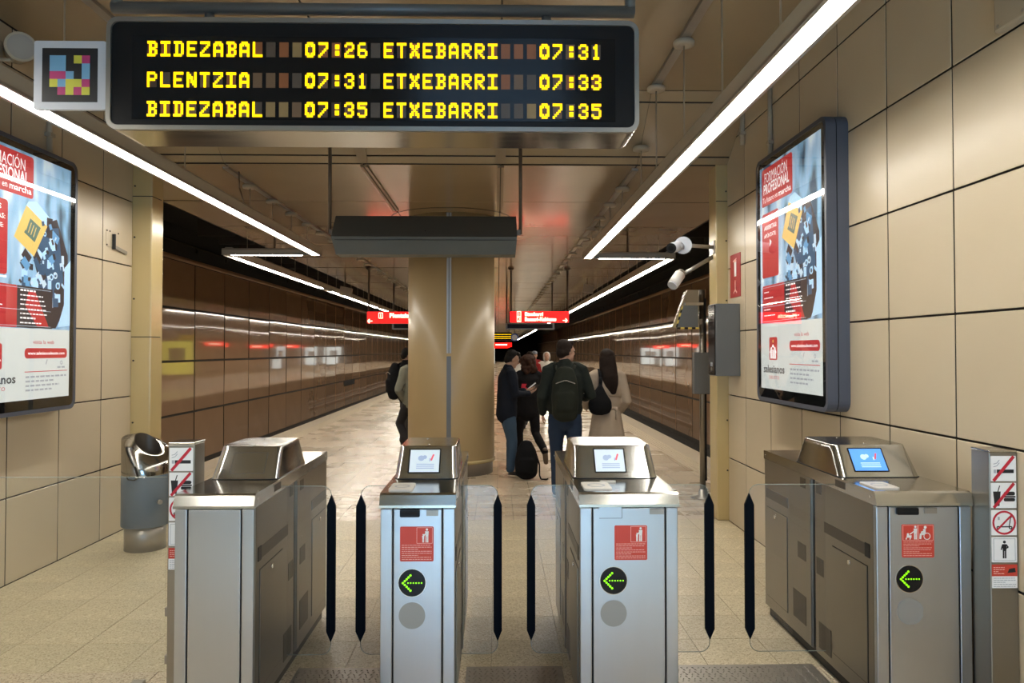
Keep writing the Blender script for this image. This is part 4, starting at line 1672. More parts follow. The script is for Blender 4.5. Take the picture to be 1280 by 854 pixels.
MB().cyl(c2 + e * .135, c2 + e * .138, .026, M['blackgl'], 14).build('lens', parent=bd)

t = thing('security_camera', 'white bullet camera pointing down on a slanted arm', 'camera', (1.82, 7.4, 2.45), 'white security cameras')
MB().cyl((2.20, 7.5, 2.655), (1.86, 7.4, 2.46), .020, M['alu'], 10).build('arm', parent=t)
c2 = Vector((1.80, 7.36, 2.42))
e = Vector((-.45, -.35, -.55)).normalized()
q = MB().cyl(c2 - e * .06, c2 + e * .10, .055, M['whitepl'], 18)
bd = q.build('camera_body', parent=t)
MB().cyl(c2 + e * .10, c2 + e * .115, .05, M['white'], 18).build('lens_hood', parent=bd)
MB().cyl(c2 - e * .10, c2 - e * .06, .04, M['alu'], 18, .05).build('swivel', parent=bd)

# hanging display cabinet in front of the column, seen from behind
t = thing('hanging_display_cabinet', 'dark grey display cabinet hanging on two rods before the column', 'display cabinet', (-.64, 6.6, 2.55))
CA = {'y0': 6.52, 'y1': 6.62, 'y2': 6.60, 'yb': 6.82}
tl, tr_, ml, mr, bl_, br_ = (-1.448, 2.903), (.166, 2.903), (-1.468, 2.703), (.172, 2.703), (-1.443, 2.556), (.160, 2.556)


def quad(q, pts, m):
    q.add(pts, [tuple(range(len(pts)))], m)


def c3(p, y):
    return (p[0], CA[y], p[1])


q = MB()
quad(q, [c3(tl, 'y1'), c3(tr_, 'y1'), c3(mr, 'y0'), c3(ml, 'y0')], M['cab_shade'])
quad(q, [c3(tl, 'y1'), c3(tr_, 'y1'), c3(tr_, 'yb'), c3(tl, 'yb')], M['cab_shade'])
quad(q, [c3(tl, 'y1'), c3(ml, 'y0'), c3(bl_, 'y2'), c3(bl_, 'yb'), c3(tl, 'yb')], M['cab_lit'])
quad(q, [c3(tr_, 'y1'), c3(mr, 'y0'), c3(br_, 'y2'), c3(br_, 'yb'), c3(tr_, 'yb')], M['cab_lit'])
quad(q, [c3(bl_, 'y2'), c3(br_, 'y2'), c3(br_, 'yb'), c3(bl_, 'yb')], M['cab_lit'])
quad(q, [c3(tl, 'yb'), c3(tr_, 'yb'), c3(br_, 'yb'), c3(bl_, 'yb')], M['cab_shade'])
quad(q, [c3(ml, 'y0'), c3(mr, 'y0'), c3(br_, 'y2'), c3(bl_, 'y2')], M['cab_lit'])
q.build('case', parent=t)
q = MB()
q.box(-1.44, .16, 6.525, 6.545, 2.672, 2.678, M['cab_shade'])
q.build('seam', parent=t)
q = MB()
q.cyl((-.64, 6.60, 2.76), (-.64, 6.54, 2.76), .006, M['blackpl'], 10)
q.build('lock', parent=t)
for x in (-1.497, .205):
    MB().cyl((x, 6.6, 2.735), (x, 6.6, ZC - .003), .016, M['rod'], 10).build('suspension_rod', parent=t)
    a, b = sorted((x, -1.45 if x < 0 else .165))
    MB().box(a, b, 6.575, 6.625, 2.73, 2.775, M['rod']).build('side_lug', parent=t)

# ---- red backlit direction signs beyond the column
def red_sign(label, x0, x1, Y, z0, z1, lines, nums, arrow, rods, cat='direction sign'):
    t = thing('direction_sign', label, cat, ((x0 + x1) / 2, Y, z0), 'red backlit signs')
    fr = Frame((x0, Y, z0), (1, 0, 0), (0, 0, 1))
    W, Hh = x1 - x0, z1 - z0
    q = MB()
    fr.rrect(q, 0, W, 0, Hh, .015, -.14, 0, M['redsign'])
    q.build('case', parent=t)
    q = MB()
    fr.rect(q, .012, W - .012, .012, Hh - .012, 0, .004, M['redlit'])
    q.build('lit_face', parent=t)
    q = MB()
    n = len(lines)
    hh = Hh * (.27 if n > 1 else .30)
    for k, s_ in enumerate(lines):
        v = Hh * (.60 - .44 * k) if n > 1 else Hh * .50
        q = MB()
        lettering(q, fr, s_, W * .255 if arrow > 0 else W * .38, v, hh * 1.15, M['paleLit'], .006, .042 * len(s_) + .03 if n > 1 else .43, 'l', .045)
        q.build('sign_lettering', parent=t)
    for k, s_ in enumerate(nums):
        q = MB()
        v = Hh * (.53 - .45 * k) if n > 1 else Hh * .44
        u = W * (.125 if arrow > 0 else .20)
        sz = Hh * .44
        for e in (((u, v), (u + sz * .72, v)), ((u, v + sz), (u + sz * .72, v + sz)), ((u, v), (u, v + sz)), ((u + sz * .72, v), (u + sz * .72, v + sz))):
            fr.line(q, *e, .012, .004, .006, M['paleLit'])
        lettering(q, fr, s_, u + sz * .36, v + sz * .15, sz * .7, M['paleLit'], .006, None, 'c')
        q.build('line_number', parent=t)
    q = MB()
    u = W * (.93 if arrow > 0 else .055)
    v = Hh * .20
    a = .05 * arrow
    fr.line(q, (u - a, v), (u + a, v), .018, .004, .006, M['paleLit'])
    fr.line(q, (u + a, v), (u + a * .2, v + .045), .018, .004, .006, M['paleLit'])
    fr.line(q, (u + a, v), (u + a * .2, v - .045), .018, .004, .006, M['paleLit'])
    q.build('arrow', parent=t)
    for x in rods:
        MB().cyl((x, Y + .07, z1 - .01), (x, Y + .07, ZP), .022, M['rod'], 8).build('suspension_rod', parent=t)
        MB().lathe([(.05, ZP - .05), (.08, ZP)], (x, Y + .07), M['rod'], 12).build('rod_cap', parent=t)
    return t


red_sign('red sign reading Etxebarri and Basauri-Kabiezes hanging right of column', .27, 1.60, 16.5, 2.315, 2.575, ['Etxebarri', 'Basauri-Kabiezes'], ['1', '2'], 1, (.30, 1.57))
red_sign('red sign reading Plentzia hanging left of the column', -2.91, -1.58, 16.5, 2.295, 2.565, ['Plentzia'], ['1'], -1, (-2.88, -1.61))
for x0, x1, lab in ((.215, 1.54, 'grey display case hanging beyond the Etxebarri sign'), (-2.85, -1.53, 'grey display case hanging beyond the Plentzia sign')):
    t = thing('platform_display', lab, 'display', ((x0 + x1) / 2, 20, 2.26), 'grey platform displays')
    MB().rbox(x0, x1, 20, 20.25, 2.262, 2.43, .01, M['boxgrey']).build('case', parent=t)
    MB().box(x0 + .05, x1 - .05, 19.995, 20.0, 2.30, 2.41, M['blackgl']).build('display_window', parent=t)
    for x in (x0 + .03, x1 - .05):
        MB().cyl((x, 20.1, 2.42), (x, 20.1, ZP), .022, M['rod'], 8).build('suspension_rod', parent=t)

# farther signs and a train-times display down the platform
t = thing('platform_display', 'small far black display with amber rows near column edge', 'display', (.25, 38, 2.1))
MB().box(-.25, .72, 38, 38.2, 2.20, 2.62, M['blackpl']).build('case', parent=t)
q = MB()
for k in range(3):
    q = MB()
    for a in range(9):
        q.box(-.2 + a * .1, -.2 + a * .1 + .101, 37.99, 38, 2.30 + .1 * k + .004 * (a % 2), 2.325 + .1 * k, M['amber'])
    q.build('lit_row', parent=t)
for x in (-.1, .6):
    MB().cyl((x, 38.1, 2.6), (x, 38.1, ZP), .02, M['rod'], 8).build('suspension_rod', parent=t)
for Y, z0, lab in ((42, 1.89, 'small far red lit sign showing beside the column edge'), (49.5, 1.87, 'far red lit sign behind the small far sign, second in line'),
                  (57, 1.86, 'far red lit sign behind the small far sign, third in line')):
    t = thing('direction_sign', lab, 'direction sign', (.12, Y, z0), 'red backlit signs')
    MB().box(-.56, .81, Y, Y + .15, z0, z0 + .25, M['redsign']).build('case', parent=t)
    MB().box(-.55, .80, Y - .01, Y, z0 + .01, z0 + .24, M['redlit']).build('lit_face', parent=t)
    fr = Frame((-.56, Y - .01, z0), (1, 0, 0), (0, 0, 1))
    q = MB()
    fr.rect(q, .45, 1.1, .09, .16, 0, .004, M['paleLit'])
    q.build('pale_band', parent=t)
    for x in (-.4, .65):
        MB().cyl((x, Y + .07, z0 + .24), (x, Y + .07, ZP), .02, M['rod'], 8).build('suspension_rod', parent=t)
# lit stands in the middle of the platform, behind the column; the glossy track walls mirror them
M['lit_yellow'] = glow('lit_yellow_frame', (.80, .72, .10), 1.1)
M['lit_white'] = glow('lit_white_panel', (.75, .82, .80), 1.3)
for Y, x0, x1, z0, z1, fm, im, lab in ((34, -1.66, -.16, .62, 2.16, 'lit_yellow', 'boxgrey', 'yellow-framed lit stand behind the column, mirrored in left track wall'),
                                       (50, -1.25, -.62, .5, 1.95, 'lit_white', 'print_grey', 'slim white lit stand behind the column, nearest of the white ones'),
                                       (58.5, -1.45, -.4, .5, 1.95, 'lit_white', 'print_grey', 'white lit stand behind the column, middle of the white ones'),
                                       (66, -1.6, -.24, .5, 1.95, 'lit_white', 'print_grey', 'broad white lit stand behind the column, farthest of the white ones')):
    t = thing('advertising_stand', lab, 'display stand', ((x0 + x1) / 2, Y, 0), 'lit stands along the platform')
    MB().rbox(x0, x1, Y, Y + .25, z0 - .02, z1 + .02, .01, M['boxgrey']).build('case', parent=t)
    MB().box(x0 + .02, x1 - .02, Y - .006, Y, z0, z1, M[fm]).build('lit_face', parent=t)
    w_ = x1 - x0
    MB().box(x0 + w_ * .25, x1 - w_ * .25, Y - .01, Y - .006, z0 + (z1 - z0) * .42, z1 - .3, M[im]).build('picture', parent=t)
    for x in (x0 + .15, x1 - .15):
        MB().box(x - .04, x + .04, Y + .05, Y + .2, 0, z0, M['boxgrey']).build('leg', parent=t)
t = thing('clock', 'small round blue disc sign hanging far down the platform', 'sign', (.83, 36, 2.2))
fr = Frame((.83, 36, 2.33), (1, 0, 0), (0, 0, 1))
q = MB()
fr.disc(q, 0, 0, .19, -.05, 0, mat('blue_disc', (.05, .10, .35), .4))
fr.disc(q, 0, 0, .13, 0, .004, M['print_grey'])
q.build('face', parent=t)
MB().cyl((.83, 36, 2.5), (.83, 36, ZP), .015, M['rod'], 8).build('suspension_rod', parent=t)
t.name = 'disc_sign'

for x, y, z, lab in ((-3.80, 18.4, 3.18, 'beige platform loudspeaker under the left platform edge'), (2.40, 19.6, 3.36, 'beige platform loudspeaker under the right platform edge')):
    t = thing('platform_loudspeaker', lab, 'loudspeaker', (x, y, z), 'platform loudspeakers')
    q = MB()
    s = 1 if x < 0 else -1
    q.add([(x - .14, y, z - .1), (x + .14, y, z - .14), (x + .17, y, z + .06), (x - .1, y, z + .12), (x - .14, y + .2, z - .1), (x + .14, y + .2, z - .14), (x + .17, y + .2, z + .06), (x - .1, y + .2, z + .12)],
          [(0, 1, 2, 3), (4, 5, 6, 7), (0, 1, 5, 4), (1, 2, 6, 5), (2, 3, 7, 6), (3, 0, 4, 7)], M['beigepl'])
    q.build('case', parent=t)
    MB().cyl((x, y + .1, z + .06), (x, y + .1, ZP), .015, M['rod'], 8).build('suspension_rod', parent=t)

# ================================================================== PEOPLE
M['skin'] = mat('skin', (.45, .26, .18), .5, noise=.06)
M['skin_tan'] = mat('tanned_skin', (.33, .19, .125), .5, noise=.06)


def cloth(name, c, rough=.85, bump=.25, bscale=25):
    return mat(name, c, rough, noise=.18, nscale=5, bump=bump, bscale=bscale, spec=.1)


def hair_mat(name, c):
    return mat(name, c, .55, noise=.35, nscale=8, stretch=(14, 14, 1.2), bump=.8, bscale=30, spec=.12)


def chain(pts, seg=14, up=(0, 1, 0)):
    """closed tapering solid along pts (x, y, z, a[, b]): a = half width sideways, b = half depth along `up`"""
    P = [Vector(p[:3]) for p in pts]
    A = [p[3] for p in pts]
    B = [p[4] if len(p) > 4 else p[3] for p in pts]
    rings = []

    def frame(i):
        d = (P[min(i + 1, len(P) - 1)] - P[max(i - 1, 0)]).normalized()
        f = Vector(up)
        f = f - d * f.dot(d)
        if f.length < .2:
            f = Vector((0, 0, 1)) - d * d.z
        f.normalize()
        return d, f.cross(d), f

    def ring(c, sx, f, a, b):
        return [c + sx * (a * cos(2 * pi * i / seg)) + f * (b * sin(2 * pi * i / seg)) for i in range(seg)]
    d, sx, f = frame(0)
    r = min(A[0], B[0])
    for k in (.25, .6, .88):
        h = math.sqrt(max(0, 1 - k * k))
        rings.append(ring(P[0] - d * r * h * .9, sx, f, A[0] * k, B[0] * k))
    for i in range(len(P)):
        d, sx, f = frame(i)
        rings.append(ring(P[i], sx, f, A[i], B[i]))
    d, sx, f = frame(len(P) - 1)
    r = min(A[-1], B[-1])
    for k in (.88, .6, .25):
        h = math.sqrt(max(0, 1 - k * k))
        rings.append(ring(P[-1] + d * r * h * .9, sx, f, A[-1] * k, B[-1] * k))
    return rings


def ellipsoid(c, rx, ry, rz, seg=16, n=10):
    R = []
    for k in range(1, n):
        t = pi * k / n
        R.append([Vector((c[0] + rx * sin(t) * cos(2 * pi * i / seg), c[1] + ry * sin(t) * sin(2 * pi * i / seg), c[2] - rz * cos(t))) for i in range(seg)])
    return R


def blob(name, solids, m, parent, voxel=.014, smooth=4, wrinkle=0.0, ws=9.0):
    """union of solids melted into one continuous surface"""
    q = MB()
    for R in solids:
        q.loft(R, m, True, True)
    me = bpy.data.meshes.new(name)
    me.from_pydata([tuple(v) for v in q.v], [], q.f)
    bm = bmesh.new()
    bm.from_mesh(me)
    bmesh.ops.recalc_face_normals(bm, faces=bm.faces)
    bm.to_mesh(me)
    bm.free()
    o = bpy.data.objects.new('tmp', me)
    COL.objects.link(o)
    r = o.modifiers.new('r', 'REMESH')
    r.mode = 'VOXEL'
    r.voxel_size = voxel
    r.use_smooth_shade = True
    s = o.modifiers.new('s', 'SMOOTH')
    s.factor = .5
    s.iterations = smooth
    if wrinkle:
        tx = bpy.data.textures.new('folds', 'CLOUDS')
        tx.noise_scale = .11
        dm = o.modifiers.new('d', 'DISPLACE')
        dm.texture = tx
        dm.strength = wrinkle
        dm.mid_level = .5
    dg = bpy.context.evaluated_depsgraph_get()
    dg.update()
    me2 = bpy.data.meshes.new_from_object(o.evaluated_get(dg))
    bpy.data.objects.remove(o)
    me2.materials.clear()
    me2.materials.append(m)
    for p in me2.polygons:
        p.use_smooth = True
    w = bpy.data.objects.new(name, me2)
    COL.objects.link(w)
    w.parent = parent
    return w


def local(q, name, m, parent):
    """build without taking the parent's place off: people are modelled about their own feet"""
    sv = Vector(parent.location)
    par = parent.parent
    while par is not None:
        sv += Vector(par.location)
        par = par.parent
    q.v = [v + sv for v in q.v]
    return q.build(name, m, parent)


def hand_solids(wrist, direction, palm_n, curl=.5, side=1):
    """palm and five separate bent fingers"""
    w = Vector(wrist)
    d = Vector(direction).normalized()
    n = Vector(palm_n)
    n = (n - d * n.dot(d)).normalized()
    a = d.cross(n) * side
    out = [chain([(*(w), .026, .02), (*(w + d * .045), .038, .016), (*(w + d * .085), .036, .014)], 12, tuple(n))]
    for k, ln in enumerate((.070, .080, .074, .058)):
        b = w + d * .085 + a * (.028 - .0185 * k)
        p1 = b + d * ln * .42
        c1 = curl * .9
        d2 = (d * cos(c1) + n * sin(c1))
        p2 = p1 + d2 * ln * .32
        d3 = (d * cos(c1 * 1.9) + n * sin(c1 * 1.9))
        p3 = p2 + d3 * ln * .26
        out.append(chain([(*(b - d * .02), .009), (*p1, .0088), (*p2, .008), (*p3, .007)], 8, tuple(n)))
    b = w + d * .03 + a * .032
    td = (d * .7 + a * .6 + n * .35).normalized()
    td2 = (d * .9 + a * .15 + n * .4).normalized()
    out.append(chain([(*b, .012), (*(b + td * .035), .0105), (*(b + td * .035 + td2 * .03), .009)], 8, tuple(n)))
    return out


def V3(a):
    return Vector(a)


def person(label, loc, heading, h, J, look, skin='skin', group=None, detail=True):
    """J: joints of a 1.75 m figure facing +y; look: dict of clothing"""
    root = thing('person', label, 'person', loc, group)
    k = h / 1.75
    J = {a: V3(b) for a, b in J.items()}
    vx = .011 if detail else .018
    sk = M[skin]
    S = []
    H = J['head']
    # head: skull, jaw, nose, ears, neck (turned by head_turn about z)
    ht, tilt = J['turn'].x, J['turn'].y
    Rm = Euler((tilt, 0, ht)).to_matrix()

    def hp(x, y, z):
        return H + Rm @ Vector((x, y, z))

    def hell(c, rx, ry, rz, seg=16, n=10):
        return [[H + Rm @ p for p in r] for r in ellipsoid(c, rx, ry, rz, seg, n)]
    S.append(hell((0, -.008, .03), .076, .094, .098))
    S.append(hell((0, .03, -.045), .055, .062, .068))
    S.append(hell((0, .065, -.08), .03, .03, .03))
    S.append([[H + Rm @ p for p in r] for r in chain([(0, .082, .02, .011), (0, .10, -.012, .016), (0, .098, -.022, .017)], 8)])
    for s in (-1, 1):
        S.append(hell((s * .078, -.005, -.005), .012, .02, .032, 10, 6))
        S.append(hell((s * .03, .082, .035), .022, .012, .009, 10, 6))
    S.append(hell((0, .083, -.055), .025, .012, .012, 10, 6))
    neck = J['neck']
    S.append(chain([(*(neck - Vector((0, 0, .06))), .066, .06), (*neck, .054, .054), (*(H + Rm @ Vector((0, -.02, -.06))), .052, .052)], 14))
    hip = J['hip']
    S.append(chain([(*hip, .15, .10), (*(hip + (neck - hip) * .3), .13, .09), (*(hip + (neck - hip) * .75), .16, .095), (*(hip + (neck - hip) * .93), .11, .07)], 16))
    for s, n in ((-1, 'l'), (1, 'r')):
        S.append(chain([(*J['sh_' + n], .05), (*J['el_' + n], .038), (*J['wr_' + n], .027)], 10))
        S.append(chain([(*J['hp_' + n], .075), (*J['kn_' + n], .052), (*J['an_' + n], .04)], 12))
        S.append(chain([(*(J['an_' + n]), .04), (*(J['toe_' + n]), .032, .022)], 10))
        dr = J['hd_' + n] if 'hd_' + n in J else J['wr_' + n] - J['el_' + n]
        S += hand_solids(J['wr_' + n], dr, J.get('pn_' + n, Vector((-s, .2, 0))), .5, -s if 'flip' not in J else s)
    body = blob('body', S, sk, root, vx, 2)
    # face details
    q = MB()
    for s in (-1, 1):
        c = hp(s * .031, .088, .020)
        q.ball(c, .0080, M['eye_white'], 10, 6)
        c = hp(s * .031, .0955, .020)
        q.ball(c, .0045, M['print_black'], 8, 5)
    local(q, 'eyes', None, root)
    if detail:
        q = MB()
        a = [hp(x, .096 - abs(x) * .25, -.052) for x in (-.024, 0, .024)]
        q.tube(a, .0045, look.get('lip', M['lip']), 6)
        local(q, 'mouth', None, root)
    # trousers or skirt
    if 'legs' in look:
        L_ = [chain([(*(hip + Vector((0, 0, .07))), .165, .118), (*hip, .178, .128), (*(hip - Vector((0, 0, .07))), .165, .125)], 18)]
        w = look.get('legw', 1)
        for n in 'lr':
            hpn, kn, an = J['hp_' + n], J['kn_' + n], J['an_' + n]
            L_.append(chain([(*(hpn + Vector((0, 0, -.02))), .095 * w, .1 * w), (*(hpn.lerp(kn, .5)), .085 * w), (*kn, .068 * w), (*(kn.lerp(an, .35)), .066 * w), (*(kn.lerp(an, .97)), .058 * w)], 14))
        blob('trousers', L_, look['legs'], root, .014, 3, .014)
    for n in 'lr':
        an, toe = J['an_' + n], J['toe_' + n]
        d = (toe - an)
        q = [chain([(*(an + Vector((0, 0, .01)) - d.normalized() * .02), .047, .05), (*(an + Vector((0, 0, -.035)) - d * .12), .045, .04), (*(an.lerp(toe, .5) + Vector((0, 0, -.01))), .045, .035), (*toe, .04, .028)], 12, (0, 0, 1))]
        blob('shoe', q, look['shoes'], root, .011, 2)
    # upper garment
    if 'top' in look:
        t = look.get('topw', 1.0)
        lo = look.get('hem', -.06)
        T_ = [chain([(*(hip + Vector((0, 0, lo))), .185 * t, .135 * t), (*(hip + (neck - hip) * .18), .178 * t, .128 * t), (*(hip + (neck - hip) * .5), .188 * t, .130 * t),
                     (*(hip + (neck - hip) * .78), .195 * t, .128 * t), (*(hip + (neck - hip) * .90), .165 * t, .105 * t), (*(hip + (neck - hip) * .985), .085, .078)], 20)]
        for n in 'lr':
            sh, el, wr = J['sh_' + n], J['el_' + n], J['wr_' + n]
            a = look.get('sleeve', .92)
            T_.append(chain([(*(sh + (neck - sh) * .35), .07), (*sh, .072 * t), (*(sh.lerp(el, .5)), .064 * t), (*el, .058 * t), (*(el.lerp(wr, a)), .046 * t)], 14))
        if 'hood' in look:
            T_.append(chain([(-.09, -.10, neck.z - .02, .05), (0, -.13, neck.z - .05, .06), (.09, -.10, neck.z - .02, .05)], 10))
        if 'collar' in look:
            T_.append(chain([(*(neck + Vector((0, -.01, -.045))), .085, .085), (*(neck + Vector((0, -.005, .015))), .075, .075)], 14))
        blob('jacket' if look.get('jacket', True) else 'top', T_, look['top'], root, .014, 3, look.get('wr', .016))
    # hair
    hs = look.get('hairstyle', 'short')
    hm = look['hair']
    if hs == 'short':
        Hh = [hell((0, -.022, .055), .083, .090, .085), hell((0, -.055, -.012), .074, .058, .070), hell((0, .05, .100), .060, .040, .034), hell((.074, -.02, .0), .016, .04, .045), hell((-.074, -.02, .0), .016, .04, .045)]
        blob('hair', Hh, hm, root, .011, 2, .022)
    elif hs == 'long':
        Hh = [hell((0, -.025, .05), .09, .10, .09), hell((0, -.07, -.02), .088, .06, .11)]
        Hh.append([[H + Rm @ p for p in r] for r in chain([(0, -.07, .02, .098, .06), (.008, -.105, -.10, .105, .055), (.03, -.145, -.21, .095, .05), (.055, -.16, -.31, .075, .045), (.07, -.16, -.385, .04, .03)], 16)])
        Hh.append([[H + Rm @ p for p in r] for r in chain([(.08, -.06, -.08, .034), (.10, -.09, -.2, .036), (.105, -.12, -.30, .024)], 10)])
        blob('hair', Hh, hm, root, .011, 2, .016)
    elif hs == 'curly':
        Hh = [hell((0, -.03, .04), .112, .115, .10)]
        rg = random.Random(5)
        for i in range(34):
            a, b = rg.uniform(-.3, pi + .3), rg.uniform(-.9, .9)
            Hh.append(hell((.105 * cos(a) * cos(b * .6), -.02 - .10 * sin(a) * cos(b * .5), -.02 + .12 * sin(b)), .036, .036, .04, 8, 6))
        for i in range(10):
            Hh.append(hell((-.09 + .02 * i, -.085, -.13 + rg.uniform(-.03, .03)), .034, .034, .05, 8, 6))
        blob('hair', Hh, hm, root, .011, 1, .02)
    elif hs == 'bob':
        Hh = [hell((0, -.03, .045), .092, .10, .09), hell((0, -.06, -.03), .095, .065, .085), hell((.072, -.01, -.02), .026, .06, .08), hell((-.072, -.01, -.02), .026, .06, .08)]
        blob('hair', Hh, hm, root, .013, 2, .015)
    elif hs == 'cap':
        Hh = [hell((0, -.01, .07), .088, .10, .075), hell((0, .10, .055), .07, .06, .012)]
        blob('cap', Hh, hm, root, .012, 2)
    root.rotation_euler = (0, 0, heading)
    root.scale = (k, k, k)
    return root, J, hp


STAND = dict(head=(0, .01, 1.635), turn=(0, 0, 0), neck=(0, -.005, 1.50), hip=(0, 0, .96),
             sh_l=(-.175, -.01, 1.435), sh_r=(.175, -.01, 1.435), el_l=(-.235, -.03, 1.14), el_r=(.235, -.03, 1.14), wr_l=(-.24, .05, .90), wr_r=(.24, .05, .90),
             hp_l=(-.095, 0, .93), hp_r=(.095, 0, .93), kn_l=(-.10, .02, .51), kn_r=(.10, .02, .51), an_l=(-.10, -.03, .10), an_r=(.10, -.03, .10),
             toe_l=(-.115, .14, .03), toe_r=(.115, .14, .03))


def pose(**kw):
    p = dict(STAND)
    p.update(kw)
    return p


M['eye_white'] = mat('eye_white', (.38, .33, .30), .4)
M['lip'] = mat('lips', (.33, .12, .10), .5)
C = {
    'green': cloth('dark_green_cotton', (.017, .020, .017)), 'jeans': cloth('dark_blue_denim', (.022, .034, .062)), 'navy': cloth('navy_shell', (.010, .012, .018)),
    'denim': cloth('mid_blue_denim', (.045, .075, .115)), 'blackc': cloth('black_cotton', (.010, .009, .0095)), 'trench': cloth('beige_trench', (.36, .285, .215)),
    'sage': cloth('sage_grey_jacket', (.22, .215, .165)), 'char': cloth('charcoal_trousers', (.03, .028, .028)), 'redc': cloth('red_jacket', (.22, .02, .02)),
    'whitec': cloth('white_coat', (.62, .59, .54)), 'greyc': cloth('grey_wool', (.12, .12, .13)), 'shoe_d': mat('dark_leather', (.02, .015, .012), .5, noise=.1),
    'shoe_b': mat('brown_shoe', (.12, .08, .05), .6, noise=.1), 'shoe_w': mat('white_sneaker', (.65, .65, .64), .5, noise=.05),
    'bagb': cloth('black_bag_cloth', (.009, .009, .010)), 'bago': cloth('olive_black_backpack', (.018, .020, .015)),
    'h_dark': hair_mat('dark_brown_hair', (.018, .011, .008)), 'h_brown': hair_mat('brown_hair', (.045, .02, .012)), 'h_black': hair_mat('black_hair', (.009, .007, .006)),
    'h_white': hair_mat('white_hair', (.55, .53, .5)), 'h_grey': hair_mat('grey_cap', (.22, .24, .28)),
}


def backpack(root, c, w, hgt, d, m, straps=True, name='backpack'):
    q = [chain([(c[0], c[1], c[2] - hgt * .5, w * .95, d * .9), (c[0], c[1] - .01, c[2] - hgt * .15, w, d), (c[0], c[1], c[2] + hgt * .25, w * .94, d * .85), (c[0], c[1] + .02, c[2] + hgt * .5, w * .7, d * .6)], 18)]
    q.append(chain([(c[0], c[1] - d * .75, c[2] - hgt * .36, w * .72, d * .4), (c[0], c[1] - d * .8, c[2] - hgt * .02, w * .7, d * .4)], 14))
    b = blob(name, q, m, root, .013, 3, .012)
    if straps:
        for s in (-1, 1):
            q = MB()
            q.tube([(c[0] + s * w * .55, c[1] + d * .6, c[2] + hgt * .45), (s * .105, -.09, 1.49), (s * .11, .02, 1.515), (s * .13, .11, 1.42), (s * .16, .12, 1.25)], .018, m, 8)
            local(q, 'strap', None, b)
    q = MB()
    a = [(c[0] + x, c[1] - d * .95, c[2] + hgt * .30 - abs(x) * .35) for x in [w * (-.7 + .2 * i) for i in range(8)]]
    q.tube(a, .005, M['alu'], 6)
    local(q, 'zip', None, b)
    q = MB()
    q.tube([(c[0] - .04, c[1] + d * .2, c[2] + hgt * .52), (c[0] - .03, c[1] + d * .1, c[2] + hgt * .60), (c[0] + .03, c[1] + d * .1, c[2] + hgt * .60), (c[0] + .04, c[1] + d * .2, c[2] + hgt * .52)], .008, m, 8)
    local(q, 'grab_loop', None, b)
    return b


# man with the dark green backpack, walking away, head turned to the right
r, J, hp = person('person in dark green jacket and jeans with black backpack, seen from behind', (.755, 8.3, 0), radians(-2), 1.80,
                  pose(turn=(radians(-62), -.05, 0), head=(.012, .0, 1.635), el_r=(.285, -.03, 1.17), wr_r=(.22, .20, 1.12), hd_r=(-.5, .8, .3), el_l=(-.25, -.05, 1.15), wr_l=(-.24, .10, .96),
                       kn_l=(-.09, .06, .51), an_l=(-.085, .04, .10), toe_l=(-.09, .22, .03), kn_r=(.105, -.0, .51), an_r=(.11, -.12, .12), toe_r=(.125, .05, .03)),
                  dict(top=C['green'], topw=1.06, hem=.05, legs=C['jeans'], shoes=C['shoe_d'], hair=C['h_dark'], hairstyle='short', collar=True, wr=.02))
backpack(r, (-.01, -.21, 1.20), .145, .46, .10, C['bago'])

# woman in the trench coat with the black shoulder bag
r, J, hp = person('person with long dark hair in beige trench coat carrying a black shoulder bag', (1.285, 8.72, 0), radians(4), 1.70,
                  pose(turn=(radians(-10), .05, 0), head=(.01, .01, 1.635), el_l=(-.25, -.01, 1.15), wr_l=(-.22, .16, 1.04), hd_l=(.2, .9, .1), el_r=(.245, -.04, 1.14), wr_r=(.20, .12, 1.0), hd_r=(0, .9, -.3)),
                  dict(top=C['trench'], topw=.98, hem=.0, legs=C['char'], legw=.8, shoes=C['shoe_b'], hair=C['h_dark'], hairstyle='long', collar=True, wr=.016))
R = []
for z, a, b in ((1.05, .155, .115), (.96, .178, .135), (.80, .205, .165), (.62, .235, .195), (.44, .262, .222), (.36, .268, .228)):
    ring = []
    for i in range(72):
        t = 2 * pi * i / 72
        f = 1 + .045 * (1.05 - z) / .7 * sin(9 * t + z * 2) + .02 * (1.05 - z) / .7 * sin(17 * t)
        ring.append((a * f * cos(t), b * f * sin(t) - .01, z))
    R.append(ring)
q = MB().loft(R, C['trench'], True, True)
sk_ = local(q, 'coat_skirt', None, r)
q = MB()
R = [[((.163 + e) * cos(2 * pi * i / 40), (.122 + e) * sin(2 * pi * i / 40) - .005, z) for i in range(40)] for z, e in ((1.035, 0), (1.037, .008), (1.073, .008), (1.075, 0))]
q.loft(R, C['trench'], True, False)
q.cyl((.09, -.115, 1.055), (.10, -.14, 1.02), .022, C['trench'], 8)
q.cyl((.10, -.14, 1.03), (.085, -.15, .92), .014, C['trench'], 8)
local(q, 'coat_belt', None, r)
q = MB()
R = []
for z, e in ((1.47, -.03), (1.40, .012), (1.30, .022), (1.215, .026), (1.21, .014)):
    R.append([((.165 + e) * cos(t), -(.105 + e + (.02 if z < 1.35 else 0)) * sin(t), z - .035 * abs(cos(t)) * (1 if z < 1.25 else 0)) for t in [radians(8 + 164 * k / 18) for k in range(19)]])
q.loft(R, C['trench'], True, False, False)
local(q, 'storm_flap', None, r)
q = [chain([(-.115, -.20, 1.31, .035, .03), (-.125, -.21, 1.25, .08, .05), (-.125, -.215, 1.14, .135, .07), (-.12, -.21, 1.06, .145, .07), (-.12, -.205, 1.03, .13, .055)], 18)]
bag = blob('shoulder_bag', q, C['bagb'], r, .012, 3, .018)
q = MB()
